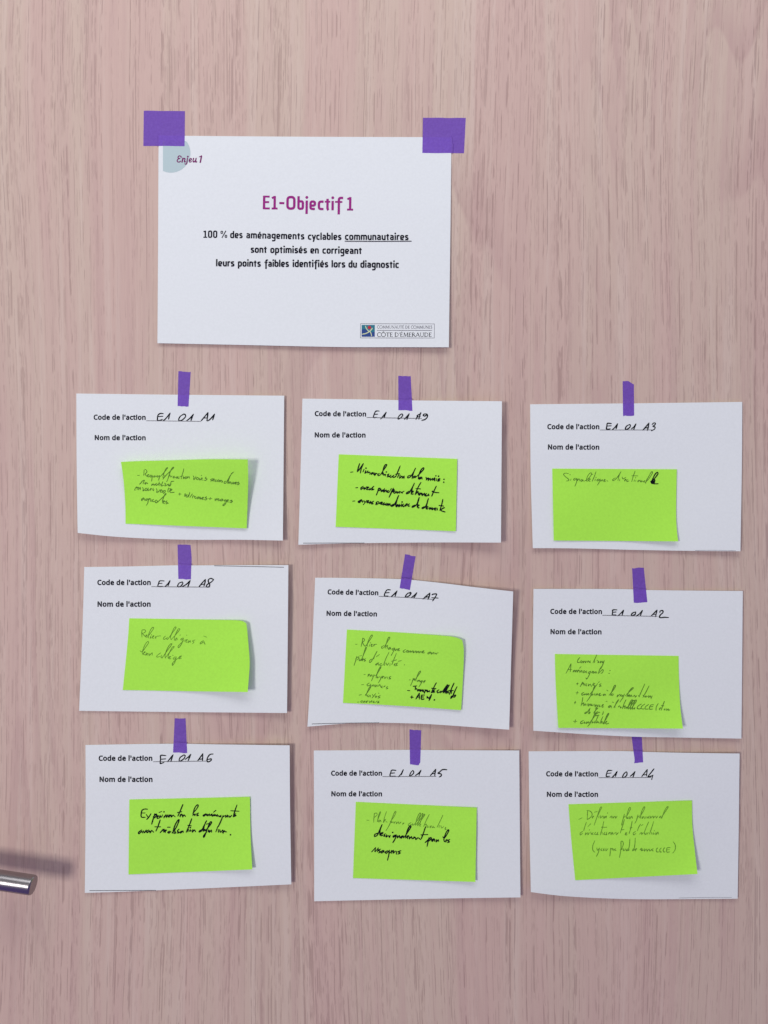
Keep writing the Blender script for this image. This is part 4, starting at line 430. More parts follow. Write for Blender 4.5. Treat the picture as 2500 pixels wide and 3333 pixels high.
# ---------------------------------------------------------------- stroke alphabet of the title sheet (cap height 1)
def rnd_path(pts, r=0.13, closed=False):
    out = []; n = len(pts)
    for i, p in enumerate(pts):
        if not closed and i in (0, n - 1): out.append(p); continue
        a, b = pts[i - 1], pts[(i + 1) % n]
        ra, rb = min(r, math.dist(a, p) / 2), min(r, math.dist(b, p) / 2)
        pa = (p[0] + (a[0] - p[0]) * ra / math.dist(a, p), p[1] + (a[1] - p[1]) * ra / math.dist(a, p))
        pb = (p[0] + (b[0] - p[0]) * rb / math.dist(b, p), p[1] + (b[1] - p[1]) * rb / math.dist(b, p))
        for k in range(6):
            t = k / 5; out.append(tuple((1 - t) ** 2 * pa[j] + 2 * t * (1 - t) * p[j] + t * t * pb[j] for j in (0, 1)))
    if closed: out.append(out[0])
    return out
X = 0.62
SANS = {   # width, [(path, closed, corner radius, weight)], dots
 'a': (.47, [([(.06, X), (.37, X), (.37, 0)], 0, .16, 1), ([(.37, .36), (.09, .36), (.09, .075), (.37, .075)], 0, .12, .9)], []),
 'b': (.49, [([(.09, 1), (.09, .075), (.40, .075), (.40, X), (.09, X)], 0, .13, 1)], []),
 'c': (.43, [([(.40, X), (.09, X), (.09, .075), (.40, .075)], 0, .17, 1)], []),
 'd': (.49, [([(.40, 1), (.40, 0)], 0, .1, 1), ([(.40, X), (.09, X), (.09, .075), (.40, .075)], 0, .15, 1)], []),
 'e': (.49, [([(.40, .075), (.09, .075), (.09, X), (.40, X), (.40, .32), (.09, .32)], 0, .15, 1)], []),
 'f': (.40, [([(.42, .92), (.20, .92), (.20, -.3)], 0, .16, 1), ([(.0, X), (.38, X)], 0, .1, .75)], []),
 'g': (.49, [([(.40, X), (.09, X), (.09, .13), (.40, .13)], 0, .15, 1), ([(.40, .69), (.40, -.27), (.08, -.27)], 0, .14, 1)], []),
 'i': (.20, [([(.10, 0), (.10, .69)], 0, .1, 1)], [(.10, .92)]),
 'j': (.20, [([(.10, -.3), (.10, .69)], 0, .1, 1)], [(.10, .92)]),
 'l': (.20, [([(.10, 0), (.10, 1)], 0, .1, 1)], []),
 'm': (.72, [([(.09, 0), (.09, .69)], 0, .1, 1), ([(.09, X), (.36, X), (.36, 0)], 0, .14, 1), ([(.36, X), (.63, X), (.63, 0)], 0, .14, 1)], []),
 'n': (.48, [([(.09, 0), (.09, .69)], 0, .1, 1), ([(.09, X), (.39, X), (.39, 0)], 0, .15, 1)], []),
 'o': (.49, [([(.09, .075), (.40, .075), (.40, X), (.09, X)], 1, .15, 1)], []),
 'p': (.49, [([(.09, -.3), (.09, .69)], 0, .1, 1), ([(.09, X), (.40, X), (.40, .075), (.09, .075)], 0, .15, 1)], []),
 'r': (.34, [([(.09, 0), (.09, .69)], 0, .1, 1), ([(.09, .48), (.12, X), (.33, X)], 0, .14, 1)], []),
 's': (.43, [([(.37, X), (.09, X), (.09, .38), (.35, .31), (.35, .075), (.05, .075)], 0, .13, 1)], []),
 't': (.36, [([(.17, .84), (.17, .10), (.23, .0)], 0, .14, 1), ([(.0, X), (.34, X)], 0, .1, .75)], []),
 'u': (.48, [([(.09, .69), (.09, .075), (.39, .075)], 0, .15, 1), ([(.39, .69), (.39, 0)], 0, .1, 1)], []),
 'y': (.46, [([(.05, .69), (.23, .07)], 0, .1, 1), ([(.41, .69), (.17, -.3)], 0, .1, 1)], []),
 '0': (.52, [([(.10, .075), (.42, .075), (.42, .925), (.10, .925)], 1, .17, 1)], []),
 'O': (.68, [([(.10, .075), (.58, .075), (.58, .925), (.10, .925)], 1, .22, 1.05)], []),
 '1': (.46, [([(.03, .83), (.22, .92)], 0, .1, .85), ([(.23, .99), (.23, 0)], 0, .1, 1), ([(.02, .065), (.44, .065)], 0, .1, .8)], []),
 'E': (.54, [([(.10, 0), (.10, 1)], 0, .1, 1), ([(.10, .935), (.50, .935)], 0, .1, .8), ([(.10, .53), (.47, .53)], 0, .1, .8), ([(.10, .065), (.52, .065)], 0, .1, .8)], []),
 '-': (.42, [([(.02, .47), (.38, .47)], 0, .1, .9)], []),
 '%': (.72, [([(.05, .62), (.22, .62), (.22, .93), (.05, .93)], 1, .08, .6), ([(.56, 1), (.16, 0)], 0, .1, .65), ([(.49, .07), (.66, .07), (.66, .38), (.49, .38)], 1, .08, .6)], []),
 ' ': (.24, [], []),
}
SANS['é'] = (SANS['e'][0], SANS['e'][1] + [([(.20, .76), (.32, .93)], 0, .1, .85)], [])

def sans_word(ink, word, x0, y0, x1, y1, cap, wt=0.165, track=0.05, xs=None):
    adv = []; x = 0
    for ch in word: adv.append(x); x += SANS[ch][0] + track
    total = x - track; ln = math.dist((x0, y0), (x1, y1)); k = ln / total
    ux, uy = (x1 - x0) / ln, (y1 - y0) / ln
    for ch, a in zip(word, adv):
        def mp(p): return (x0 + (a + p[0]) * k * ux + p[1] * cap * uy, y0 + (a + p[0]) * k * uy - p[1] * cap * ux)
        for path, closed, r, wk in SANS[ch][1]:
            ink.stroke([mp(p) for p in rnd_path(path, r, closed)], wt * wk * cap, cap=False)
        for p in SANS[ch][2]: ink.dot(mp(p), cap * wt * 0.62)

# capitals with thick and thin strokes for the logo
def arc(cx, cy, rx, ry, a0, a1, n=14):
    return [(cx + rx * math.cos(math.radians(a0 + (a1 - a0) * i / n)), cy + ry * math.sin(math.radians(a0 + (a1 - a0) * i / n))) for i in range(n + 1)]
K, H = .135, .06
def serif(x, y): return ([(x - .12, y), (x + .12, y)], .055)
SERIF = {
 'C': (.80, [(arc(.48, .5, .40, .5, 50, 310), .11), ([(.74, .76), (.74, .95)], .05)]),
 'O': (.98, [(arc(.49, .5, .43, .49, 0, 360, 22), .11)]),
 'Ô': (.98, [(arc(.49, .5, .43, .49, 0, 360, 22), .11), ([(.32, 1.10), (.49, 1.25), (.66, 1.10)], .06)]),
 'M': (1.05, [([(.14, 0), (.22, 1)], H), ([(.22, 1), (.52, .06)], K), ([(.52, .06), (.84, 1)], H), ([(.84, 1), (.93, 0)], K), serif(.14, .03), serif(.93, .03)]),
 'U': (.88, [([(.16, 1), (.16, .3), (.25, .06), (.44, .02), (.62, .06), (.72, .3), (.72, 1)], .09), serif(.16, .97), serif(.72, .97)]),
 'N': (.92, [([(.14, 0), (.14, 1)], H), ([(.14, 1), (.78, .02)], K), ([(.78, 0), (.78, 1)], H), serif(.14, .03), serif(.78, .97)]),
 'A': (.84, [([(.08, 0), (.42, 1)], H), ([(.42, 1), (.77, 0)], K), ([(.2, .35), (.66, .35)], H), serif(.08, .03), serif(.76, .03)]),
 'T': (.76, [([(.38, 0), (.38, 1)], K), ([(.04, .96), (.72, .96)], .08), ([(.05, .98), (.05, .80)], .05), ([(.71, .98), (.71, .80)], .05), serif(.38, .03)]),
 'E': (.64, [([(.16, 0), (.16, 1)], K), ([(.05, .96), (.56, .96)], .07), ([(.16, .52), (.48, .52)], .07), ([(.05, .04), (.58, .04)], .07), ([(.57, .0), (.57, .18)], .05), ([(.55, 1), (.55, .84)], .05)]),
 'D': (.88, [([(.16, 0), (.16, 1)], K), ([(.05, .96), (.38, .96), (.64, .85), (.78, .5), (.64, .15), (.38, .04), (.05, .04)], .09)]),
 'S': (.60, [(crom([(.48, .86), (.28, .97), (.12, .76), (.30, .54), (.50, .28), (.30, .03), (.08, .14)], 4), .11)]),
 'R': (.78, [([(.16, 0), (.16, 1)], K), (crom([(.16, .96), (.42, .95), (.54, .74), (.42, .52), (.18, .49)], 4), .09), ([(.34, .5), (.74, .02)], K), serif(.16, .03)]),
 "'": (.22, [([(.11, 1), (.09, .74)], .09)]),
 ' ': (.32, []),
}
SERIF['É'] = (.64, SERIF['E'][1] + [([(.24, 1.08), (.42, 1.24)], .08)])
def serif_text(ink, s, x0, y0, x1, y1, cap, wt=1.0):
    adv = []; x = 0
    for ch in s: adv.append(x); x += SERIF[ch][0]
    k = (x1 - x0) / x
    for ch, a in zip(s, adv):
        for path, w in SERIF[ch][1]:
            ink.stroke([(x0 + (a + p[0]) * k, y0 + (y1 - y0) * (a + p[0]) / x - p[1] * cap) for p in path], w * cap * wt, cap=False)

# ---------------------------------------------------------------- the door with its lever handle
def door():
    x0, x1, z0, z1, t = -0.57, 0.63, 0.0, 2.10, 0.04
    bm = bmesh.new()
    bmesh.ops.create_cube(bm, size=1)
    for v in bm.verts:
        v.co = Vector(((x0 + x1) / 2 + v.co.x * (x1 - x0), t / 2 + v.co.y * t, (z0 + z1) / 2 + v.co.z * (z1 - z0)))
    bmesh.ops.bevel(bm, geom=list(bm.edges), offset=0.0015, segments=2, affect='EDGES')
    V = [v.co.copy() for v in bm.verts]; bm.verts.index_update()
    F = [tuple(v.index for v in f.verts) for f in bm.faces]; bm.free()
    d = link('wooden_door', V, F, M_WOOD, None, (0.03, 0.0, 0.0))
    tag(d, 'pale pinkish wood grain door leaf behind all the taped papers', 'door')
    # lever: a round bar swept from its free end to the rose
    h = 0.040; e = place(108, 2881, h); r = 0.0092
    th = math.radians(8.5); ax = Vector((math.cos(th), 0, -math.sin(th)))
    path = [e + ax * 0.0004, e - ax * 0.0012, e - ax * 0.0013]
    rad = [r * 0.93, r, r]
    path += [e - ax * (0.004 + 0.01 * k) for k in range(11)]; rad += [r] * 11
    base = e - ax * 0.118
    for k in range(1, 7):
        a = math.radians(15 * k); path.append(base - ax * (0.014 * math.sin(a)) + Vector((0, 0.014 * (1 - math.cos(a)), 0))); rad.append(r)
    last = path[-1]; path.append(Vector((last.x, -0.007, last.z))); rad.append(r)
    V, F, n = [], [], 40
    for i, p in enumerate(path):
        tdir = (path[min(i + 1, len(path) - 1)] - path[max(i - 1, 0)]).normalized()
        if i < 4: tdir = -ax
        a = tdir.cross(Vector((0, 0, 1))); a = a.normalized() if a.length > .1 else Vector((1, 0, 0)); b = tdir.cross(a).normalized()
        for k in range(n):
            q = 2 * math.pi * k / n; V.append(p + a * (rad[i] * math.cos(q)) + b * (rad[i] * math.sin(q)))
    for i in range(len(path) - 1):
        for k in range(n):
            F.append((i * n + k, i * n + (k + 1) % n, (i + 1) * n + (k + 1) % n, (i + 1) * n + k))
    F.append(tuple(range(n - 1, -1, -1)))
    hd = link('door_handle', V, F, M_METAL, d)
    hd['label'] = 'round steel lever handle'
    for p in hd.data.polygons: p.use_smooth = len(p.vertices) == 4
    bm = bmesh.new(); bm.from_mesh(hd.data); bmesh.ops.recalc_face_normals(bm, faces=bm.faces); bm.to_mesh(hd.data); bm.free()
    V, F = [], []
    for y, rr in ((0.0005, 0.026), (-0.006, 0.026), (-0.0075, 0.0245), (-0.0075, 0.0001)):
        for k in range(48):
            q = 2 * math.pi * k / 48; V.append(Vector((last.x + rr * math.cos(q), y, last.z + rr * math.sin(q))))
    for i in range(3):
        for k in range(48): F.append((i * 48 + k, (i + 1) * 48 + k, (i + 1) * 48 + (k + 1) % 48, i * 48 + (k + 1) % 48))
    rs = link('handle_rose', V, F, M_METAL, None, d['_o']); rs.parent = hd; rs.location = (0, 0, 0)
    return d
DOOR = door()

# ---------------------------------------------------------------- the title sheet
ORI = (0, 0)
title = Sheet(ORI, 1, (517, 440.6), (1469.5, 446.7), (1461, 1130.3), (512.5, 1117), top=[(602, 442), (1000, 445), (1375, 446.3)],
              right=[(1467, 680), (1465.5, 800)], bottom=[(800, 1123), (1100, 1129.4), (1300, 1130)], left=[(516, 500), (514.5, 800)],
              lifts=[('B', 2.2, 3), ('BR', 3.0, 2)], ripple=1.4, seed=1)
ts = title.build('title_sheet', M_PAPER, 44, 32, 0.00022)
tag(ts, 'large white sheet headed E1-Objectif 1 at the top of the door', 'paper sheet')
ink = Ink(title, 0.00007)
R0 = 63.5; cx, cy = 556.5, 498.5
loop = [(cx + R0 * math.cos(t), cy + R0 * math.sin(t)) for t in [math.radians(-180 + 5 * k) for k in range(73)]][:-1]
loop = [(max(x, 530.5), max(y, 459.0)) for x, y in loop]
clean = []
for p in loop:
    if not clean or math.dist(p, clean[-1]) > .3: clean.append(p)
ink.poly(clean); ink.build('corner_circle', M_CIRCLE, ts)
ink = Ink(title, 0.00016)
lo = lambda s, w: [ink.stroke([(540 + p[0] / 11.85, 490 + p[1] / 11.85) for p in crom(list(zip(s[0::2], s[1::2])), 4)], w / 11.85) for _ in (0,)]
lo([592, 262, 575, 222, 525, 205, 478, 232, 468, 275, 500, 305, 540, 305], 40); lo([515, 302, 455, 345, 435, 400, 465, 440, 520, 440, 568, 408], 40)
lo([655, 300, 640, 370, 622, 445], 50); lo([640, 360, 680, 310, 728, 305, 735, 340, 712, 420, 728, 442, 758, 430], 42)
lo([832, 295, 818, 410, 802, 495, 772, 525, 735, 510], 42)
lo([900, 385, 970, 365, 990, 325, 955, 305, 912, 340, 900, 400, 925, 442, 985, 425], 38)
lo([1068, 300, 1048, 390, 1062, 440, 1105, 425, 1140, 385], 44); lo([1165, 300, 1148, 400, 1158, 440, 1188, 435], 46)
lo([1290, 242, 1340, 222, 1378, 208], 30); lo([1372, 205, 1355, 310, 1326, 450], 52)
ink.dot((540 + 848 / 11.85, 490 + 232 / 11.85), 2.9); ink.build('corner_lettering', M_PLUM, ts)

ink = Ink(title, 0.00012)
T = lambda x: 840 + x / 5.184
Yb = lambda x: 620 + (316 + (x - 77) * (338 - 316) / (1600 - 77)) / 5.184
for ch, a, b in (('E', 77, 202), ('1', 224, 334), ('-', 353, 450), ('O', 472, 634), ('b', 660, 776), ('j', 798, 842), ('e', 863, 980), ('c', 1003, 1112),
                 ('t', 1124, 1222), ('i', 1235, 1280), ('f', 1297, 1427), ('1', 1497, 1609)):
    SW = SANS[ch]; pad = 0.02 if ch in '1-tf' else 0.01
    sans_word(ink, ch, T(a), Yb(a), T(b), Yb(b), 44.2, 0.175)
ink.build('heading_lettering', M_MAGENTA, ts)

ink = Ink(title, 0.00012); CAP = 23.4
for w, x0, y0, x1, y1 in (
    ('100', 661.5, 773.7, 708, 774.2), ('%', 717.5, 774.2, 740, 774.5), ('des', 749, 774.8, 790, 775.2), ('aménagements', 801, 775.4, 991, 779.2),
    ('cyclables', 1002, 780, 1111.5, 781), ('communautaires', 1122.5, 780.6, 1330, 781.4),
    ('sont', 815.6, 822.4, 869, 822.9), ('optimisés', 879.5, 823.3, 999.5, 824.2), ('en', 1009.7, 824.6, 1038, 825), ('corrigeant', 1049, 825.2, 1178, 826.4),
    ('leurs', 702.5, 866.3, 763.2, 867), ('points', 774, 867.2, 849, 868), ('faibles', 860.5, 868, 940.6, 868.6), ('identifiés', 952, 868.8, 1068.4, 869.8),
    ('lors', 1078.5, 870, 1124, 870.4), ('du', 1134, 870.6, 1162, 870.8), ('diagnostic', 1172.6, 870.9, 1298.6, 871.8)):
    sans_word(ink, w, x0, y0, x1, y1, CAP, 0.195, 0.045)
ink.stroke([(1122, 784.8), (1230, 785.3), (1339.5, 784.8)], 2.6, cap=False)
ink.build('body_lettering', M_PRINT, ts)

# logo: frame, picture square and two lines of capitals
LG = lambda x, y: (1160 + x / 6.381, 1045 + y / 6.381)
ink = Ink(title, 0.00008)
ring_ = [LG(86, 54), LG(1622, 58), LG(1618, 352), LG(84, 350), LG(86, 54)]
ink.stroke(ring_, 1.5, cap=False)
fr = ink.build('logo_frame', M_THIN, ts)
ink = Ink(title, 0.00008)
wave = [LG(110, 178), LG(160, 165), LG(210, 178), LG(260, 215), LG(310, 235), LG(383, 225)]
ink.poly([LG(110, 80), LG(383, 80)] + wave[::-1]); sq = ink.build('logo_picture', M_TEAL, ts)
ink = Ink(title, 0.00008); ink.poly([LG(110, 326)] + wave + [LG(383, 326)]); lb = ink.build('logo_sea', M_BLUE, ts)
ink = Ink(title, 0.00014)
ink.stroke([LG(*p) for p in crom([(190, 105), (205, 150), (240, 195), (285, 225), (305, 260), (316, 305)], 4)], [2.6] * 20 + [3.2] * 1)
ink.stroke([LG(*p) for p in crom([(128, 272), (195, 258), (255, 228), (300, 190), (330, 150)], 4)], 3.0)
ink.build('logo_figure', M_CREAM, ts)
ink = Ink(title, 0.00018); ink.dot(LG(271, 134), 5.5, 20); ink.build('logo_ball', M_RED, ts)
ink = Ink(title, 0.00010); serif_text(ink, "COMMUNAUTÉ DE COMMUNES", *LG(428, 153), *LG(1578, 156), 9.6, 1.0)
ink.stroke([LG(430, 193), LG(1572, 194)], 1.3, cap=False)
ink.build('logo_small_capitals', M_LOGOGREY, ts)
ink = Ink(title, 0.00010); serif_text(ink, "CÔTE D'ÉMERAUDE", *LG(428, 325), *LG(1566, 326), 13.6, 1.15)
ink.build('logo_capitals', M_PRINT, ts)

# ---------------------------------------------------------------- tape
def tape(corners, holds, label, group, top=(), right=(), bottom=(), left=(), name='tape_strip', nu=8, nv=44):
    rnd = random.Random(label)
    def cut(a, b, mid):          # a cut or torn end is never quite straight
        if mid: return list(mid)
        return [(a[0] + (b[0] - a[0]) * t + rnd.uniform(-.8, .8), a[1] + (b[1] - a[1]) * t + rnd.uniform(-1, 1) * (0.7 if 'square' in name else 1.3)) for t in (.2, .4, .6, .8)]
    s = Sheet(ORI, 1, *corners, top=cut(corners[0], corners[1], top), bottom=cut(corners[3], corners[2], bottom), left=left, right=right)
    out = holds.outline()
    def dep(x, y):
        best = 0
        for ox, oy in ((0, 0), (5, 0), (-5, 0), (0, 5), (0, -5)):
            if inside(out, x + ox, y + oy): best = max(best, holds.depth(x, y) + 0.00014)
        return best if best else 0.00016
    o = s.build(name, M_TAPE, nu, nv, 0.00007, dep)
    return tag(o, label, 'tape', group)
TG = 'large purple tape squares on the title sheet corners'
mk = lambda o, s, *p: [(o[0] + x / s, o[1] + y / s) for x, y in p]
tape(mk((440, 340), 2.9625, (83, 60), (480, 64), (477, 402), (79, 400)), title, 'purple tape square on the top left corner of the large sheet', TG, name='tape_square', nu=40, nv=40)
tape(mk((1000, 340), 2.9625, (1116, 128), (1529, 130), (1512, 470), (1110, 467)), title, 'purple tape square on the top right corner of the large sheet', TG, name='tape_square', nu=40, nv=40)

# ---------------------------------------------------------------- nine action cards, their notes and tapes
CARDS = {
 'A1': dict(o=(230, 1180), s=2.2726, c=[(42, 229), (1580, 245), (1570, 1317), (52, 1260)], top=[(600, 236), (800, 238)], bottom=[(300, 1286), (600, 1303), (900, 1311), (1250, 1311)], left=[(44, 700), (49, 1100)],
   lifts=[('R', 3, 4), ('BL', 7, 2.2), ('BR', 4, 3)], code=(304.8, 1365.4, 474.2, 1365.9), nom=(308.3, 1431.8, 474.2, 1432.2), rule=((476, 1369.3), (654, 1371.5))),
 'A9': dict(o=(940, 1180), s=2.2726, c=[(101, 267), (1577, 286), (1570, 1332), (71, 1348)], top=[(600, 273), (900, 280)], bottom=[(300, 1341), (600, 1335), (1100, 1331)], left=[(87, 800)],
   lifts=[('R', 11, 2.6), ('BL', 3, 3)], code=(1024.5, 1353.6, 1191.7, 1354.9), nom=(1024.4, 1423, 1190, 1423.5), rule=((1193.5, 1358.6), (1373, 1362)), cut=((106, 1336), (330, 1335), (560, 1335))),
 'A3': dict(o=(1690, 1200), s=2.1829, c=[(78, 253), (1585, 236), (1572, 1297), (97, 1275)], top=[(735, 247), (840, 246)], bottom=[(400, 1277), (800, 1287), (1200, 1294)], left=[(81, 700), (90, 1050)], right=[(1582, 700)],
   lifts=[('R', 2.5, 4), ('BL', 2.5, 3), ('B', 1.5, 3)], code=(1781.6, 1396.2, 1951, 1396.4), nom=(1783.5, 1462.4, 1950.7, 1462.9), rule=((1952.5, 1399.5), (2126, 1399.3)), cut=((1250, 1291), (1400, 1290), (1540, 1293))),
 'A8': dict(o=(240, 1750), s=2.2726, c=[(78, 217), (1588, 203), (1578, 1297), (40, 1281)], top=[(400, 213), (770, 204), (900, 205), (1200, 203)], bottom=[(800, 1290)], left=[(66, 650)], right=[(1583, 800)],
   lifts=[('R', 6, 3.2), ('BL', 2, 3)], code=(317, 1903.5, 490.8, 1903.6), nom=(317.4, 1974, 490.4, 1974), rule=((493, 1909.4), (684, 1911)), cut=((1040, 208), (1300, 213), (1555, 219))),
 'A7': dict(o=(970, 1780), s=2.2726, c=[(127, 228), (1592, 330), (1562, 1352), (70, 1330)], top=[(400, 230), (750, 238), (900, 250), (1100, 272), (1300, 297)], bottom=[(400, 1304), (700, 1302), (1000, 1313), (1300, 1334)], left=[(102, 800)],
   lifts=[('TR', 10, 1.8), ('R', 4, 3), ('BR', 5, 2), ('BL', 4, 2.5)], code=(1066.4, 1933.8, 1231.4, 1936.8), nom=(1062.8, 2003.4, 1227, 2005.8), rule=((1232.5, 1940.8), (1320, 1944.5), (1409.5, 1951)), cut=((102, 1310), (330, 1304), (600, 1301))),
 'A2': dict(o=(1700, 1820), s=2.212, c=[(81, 214), (1588, 229), (1578, 1292), (80, 1235)], top=[(700, 215), (900, 222), (1200, 226)], bottom=[(500, 1263), (800, 1278), (1100, 1284)], left=[(77, 700)],
   lifts=[('BL', 6, 2.2), ('R', 3, 3), ('TL', 2, 2)], code=(1791.3, 1997.5, 1959.5, 1997.9), nom=(1791.8, 2063.5, 1958, 2064), rule=((1961, 2002.6), (2140, 2006.2))),
 'A6': dict(o=(240, 2320), s=2.2419, c=[(86, 235), (1576, 238), (1588, 1252), (81, 1314)], top=[(500, 228), (780, 226), (1000, 230)], bottom=[(350, 1306), (600, 1296), (1000, 1279)], right=[(1579, 700)], left=[(87, 700)],
   lifts=[('R', 5, 3), ('BL', 2.5, 3), ('TR', 2.5, 2)], code=(321.2, 2475.7, 496, 2475.5), nom=(323.9, 2544.3, 496.5, 2544.5), rule=((499, 2479.3), (672, 2477.2)), cut=((115, 1298), (350, 1297), (600, 1296))),
 'A5': dict(o=(980, 2350), s=2.2419, c=[(93, 208), (1592, 208), (1601, 1280), (96, 1308)], top=[(500, 206), (780, 203), (1000, 205)], bottom=[(600, 1297), (1100, 1287)], left=[(95, 800)],
   lifts=[('R', 3.5, 3), ('B', 1.5, 3)], code=(1077.7, 2524, 1243.6, 2524), nom=(1078.6, 2591.2, 1243.6, 2591.4), rule=((1245, 2527.8), (1420, 2527.2))),
 'A4': dict(o=(1690, 2370), s=2.212, c=[(68, 167), (1587, 183), (1573, 1228), (84, 1180)], top=[(700, 165), (900, 171), (1200, 178)], bottom=[(300, 1207), (600, 1225), (900, 1232), (1300, 1230)], left=[(74, 700)], right=[(1581, 700)],
   lifts=[('BL', 8, 2.2), ('R', 3, 3), ('TR', 3, 2)], code=(1777.7, 2526.2, 1946.8, 2526.6), nom=(1780, 2592.8, 1946.8, 2593), rule=((1948.5, 2531.4), (2120, 2530.6)), cut=((1150, 1223), (1350, 1219), (1530, 1219))),
}
NOTES = {
 'A1': dict(c=[(372, 735), (1310, 716), (1302, 1227), (406, 1192)], top=[(500, 729), (750, 723), (1000, 715)], left=[(385, 820), (396, 920), (405, 1060)], right=[(1313, 900)], lifts=[('T', 6.0, 1.7), ('TR', 7, 1.4), ('R', 2.0, 3)]),
 'A9': dict(c=[(370, 679), (1246, 713), (1236, 1248), (347, 1215)], lifts=[('R', 1.2, 4)]),
 'A3': dict(c=[(235, 710), (1120, 715), (1130, 1227), (246, 1221)], right=[(1115, 1000), (1119, 1130)], lifts=[('R', 1.5, 4), ('BR', 2.5, 3)]),
 'A8': dict(c=[(411, 597), (1277, 634), (1287, 1142), (363, 1127)], top=[(800, 603), (1180, 610), (1235, 615), (1262, 622)], right=[(1284, 690), (1297, 840), (1302, 930), (1296, 1030)], bottom=[(800, 1135)], left=[(400, 760)], lifts=[('R', 5, 4), ('BR', 5.5, 3)]),
 'A7': dict(c=[(362, 612), (1215, 690), (1207, 1208), (333, 1154)], top=[(700, 630), (1050, 655), (1150, 666), (1190, 677)], right=[(1226, 750), (1226, 850), (1219, 1000)], bottom=[(760, 1176)], lifts=[('R', 2.0, 4), ('TR', 3.5, 3)]),
 'A2': dict(c=[(235, 683), (1126, 697), (1157, 1220), (260, 1215)], right=[(1128, 850), (1138, 1060)], left=[(241, 900)], lifts=[('BR', 8.5, 2.4), ('B', 1, 3)]),
 'A6': dict(c=[(406, 633), (1286, 614), (1303, 1143), (400, 1180)], right=[(1291, 900)], lifts=[('R', 1.2, 4), ('BR', 2.5, 3)]),
 'A5': dict(c=[(400, 583), (1282, 625), (1272, 1167), (379, 1139)], lifts=[('R', 1.2, 4), ('BR', 3, 3)]),
 'A4': dict(c=[(355, 549), (1244, 521), (1284, 1050), (404, 1095)], right=[(1247, 700), (1260, 840)], left=[(375, 800)], lifts=[('BR', 9.5, 2), ('R', 1, 3)]),
}
TAPES = {
 'A1': [(797, 65), (888, 69), (872, 325), (791, 322)], 'A9': [(810, 98), (902, 100), (915, 357), (811, 352)], 'A3': [(735, 90), (815, 112), (817, 332), (738, 337)],
 'A8': [(768, 52), (864, 55), (867, 310), (774, 305)], 'A7': [(792, 54), (870, 70), (828, 320), (752, 303)], 'A2': [(791, 65), (875, 62), (901, 310), (803, 313)],
 'A6': [(737, 40), (816, 40), (828, 293), (725, 290)], 'A5': [(791, 55), (877, 60), (870, 296), (795, 308)], 'A4': [(806, 30), (881, 30), (893, 246), (828, 253)],
}
TORN = {'A3': {'top': [(755, 88), (776, 88), (796, 101)]}, 'A5': {'bottom': [(828, 313), (857, 316), (862, 305)]}, 'A4': {'left': [(812, 80), (825, 180), (831, 225)], 'right': [(884, 80), (891, 215)]}, 'A8': {'right': [(872, 150), (869, 230)]}}
CARD_LABEL = {
 'A1': 'white card headed E1 01 A1, below the left of the large sheet', 'A9': 'white card headed E1 01 A9, between the A1 and A3 cards',
 'A3': 'white card headed E1 01 A3, right of the A9 card', 'A8': 'white card headed E1 01 A8, right under the A1 card',
 'A7': 'tilted white card headed E1 01 A7 with a raised corner', 'A2': 'white card headed E1 01 A2 with the fullest green note',
 'A6': 'white card headed E1 01 A6, right of the steel door handle', 'A5': 'white card headed E1 01 A5, between the A6 and A4 cards',
 'A4': 'white card headed E1 01 A4, right under the A2 card'}
NOTE_LABEL = {
 'A1': 'lime sticky note with faded writing and raised top corner on card A1', 'A9': 'lime sticky note with three lines in bold black on card A9',
 'A3': 'lime sticky note with one line, Signalétique directionnelle, on card A3', 'A8': 'lime sticky note reading Relier collégiens à leur collège on card A8',
 'A7': 'lime sticky note with two columns of faded and bold words on card A7', 'A2': 'lime sticky note filled with six faded list lines on card A2',
 'A6': 'lime sticky note with two lines in bold black on card A6', 'A5': 'lime sticky note with one faded and two bold lines on card A5',
 'A4': 'lime sticky note with a bracketed last line and lifted corner on card A4'}

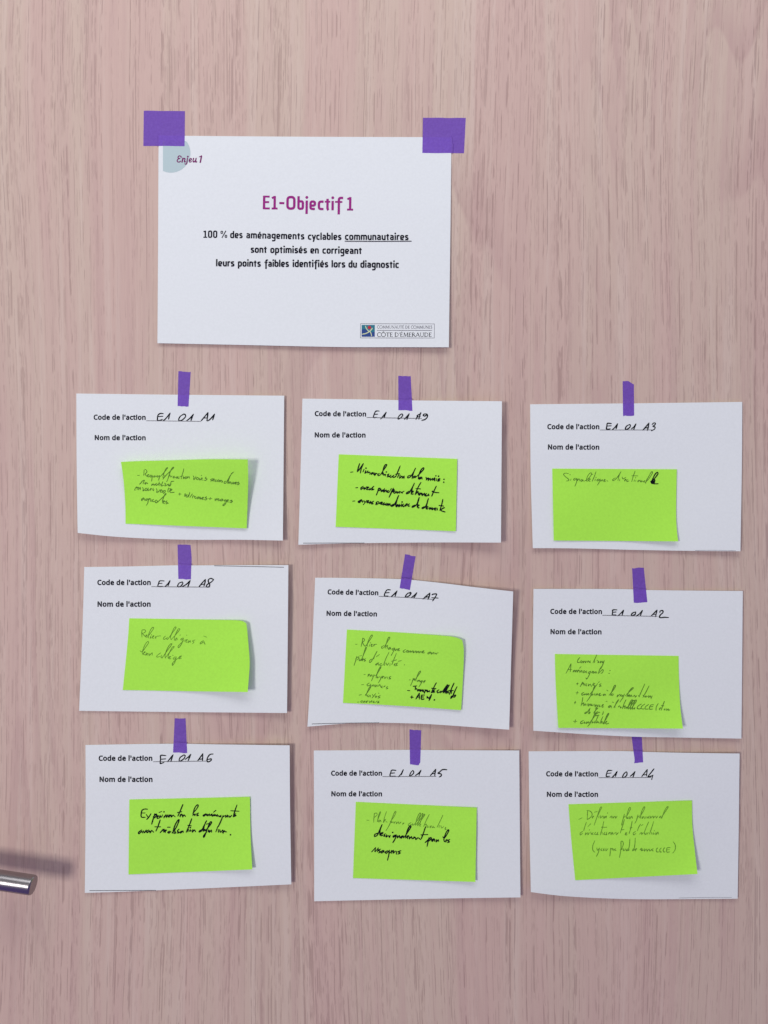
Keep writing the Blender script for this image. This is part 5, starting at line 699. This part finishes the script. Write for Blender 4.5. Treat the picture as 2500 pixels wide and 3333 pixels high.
SHEETS = {}
for n, (key, c) in enumerate(CARDS.items()):
    o, s = c['o'], c['s']
    sh = Sheet(o, s, *c['c'], top=c.get('top', ()), right=c.get('right', ()), bottom=c.get('bottom', ()), left=c.get('left', ()), lifts=c['lifts'],
               gap=0.0009 if key == 'A2' else 0.0005, ripple=1.4, seed=n + 2)
    SHEETS[key] = sh
    card = sh.build('action_card', M_PAPER, 36, 26, 0.00022)
    tag(card, CARD_LABEL[key], 'paper card', 'white action cards taped to the door')
    a = c['code']; glyph_text(sh, 'printed_heading', card, CODE_V, CODE_F, *a, M_PRINT)
    a = c['nom']; glyph_text(sh, 'printed_heading', card, NOM_V, NOM_F, *a, M_PRINT)
    ink = Ink(sh); ink.stroke(list(c['rule']), 1.9, cap=False); ink.build('printed_rule', M_RULE, card)
    if 'cut' in c:
        ink = Ink(sh); q = [(o[0] + x / s, o[1] + y / s) for x, y in c['cut']]
        ink.stroke(crom(q, 5), 2.0 if key not in ('A3', 'A4') else 1.0, cap=False)
        ink.build('printed_border', M_RULE if key not in ('A3', 'A4') else M_THIN, card)
    oo, dat = CODES[key]; handwrite(sh, 'code_handwriting', card, dat, oo, 5.989, 4.0, M_INK, n)
    tape(mk(o, s, *TAPES[key]), sh, 'purple tape strip holding up the card headed E1 01 ' + key, 'short purple tape strips', **{e: mk(o, s, *v) for e, v in TORN.get(key, {}).items()})
    k = NOTES[key]
    ns = Sheet(o, s, *k['c'], top=k.get('top', ()), right=k.get('right', ()), bottom=k.get('bottom', ()), left=k.get('left', ()), under=sh, gap=0.00042, lifts=k['lifts'], ripple=1.5, seed=n + 20)
    note = ns.build('sticky_note', M_NOTE, 30, 20, 0.00012)
    tag(note, NOTE_LABEL[key], 'sticky note', 'lime green sticky notes on the cards')
    for j, (oo, bold, w, dat) in enumerate(WRITING[key]):
        handwrite(ns, 'handwriting', note, dat, oo, 3.9976, w, (M_FADED, M_INK, M_FAINT)[bold], n * 5 + j)

for ob in list(bpy.data.objects):
    if '_o' in ob: del ob['_o']
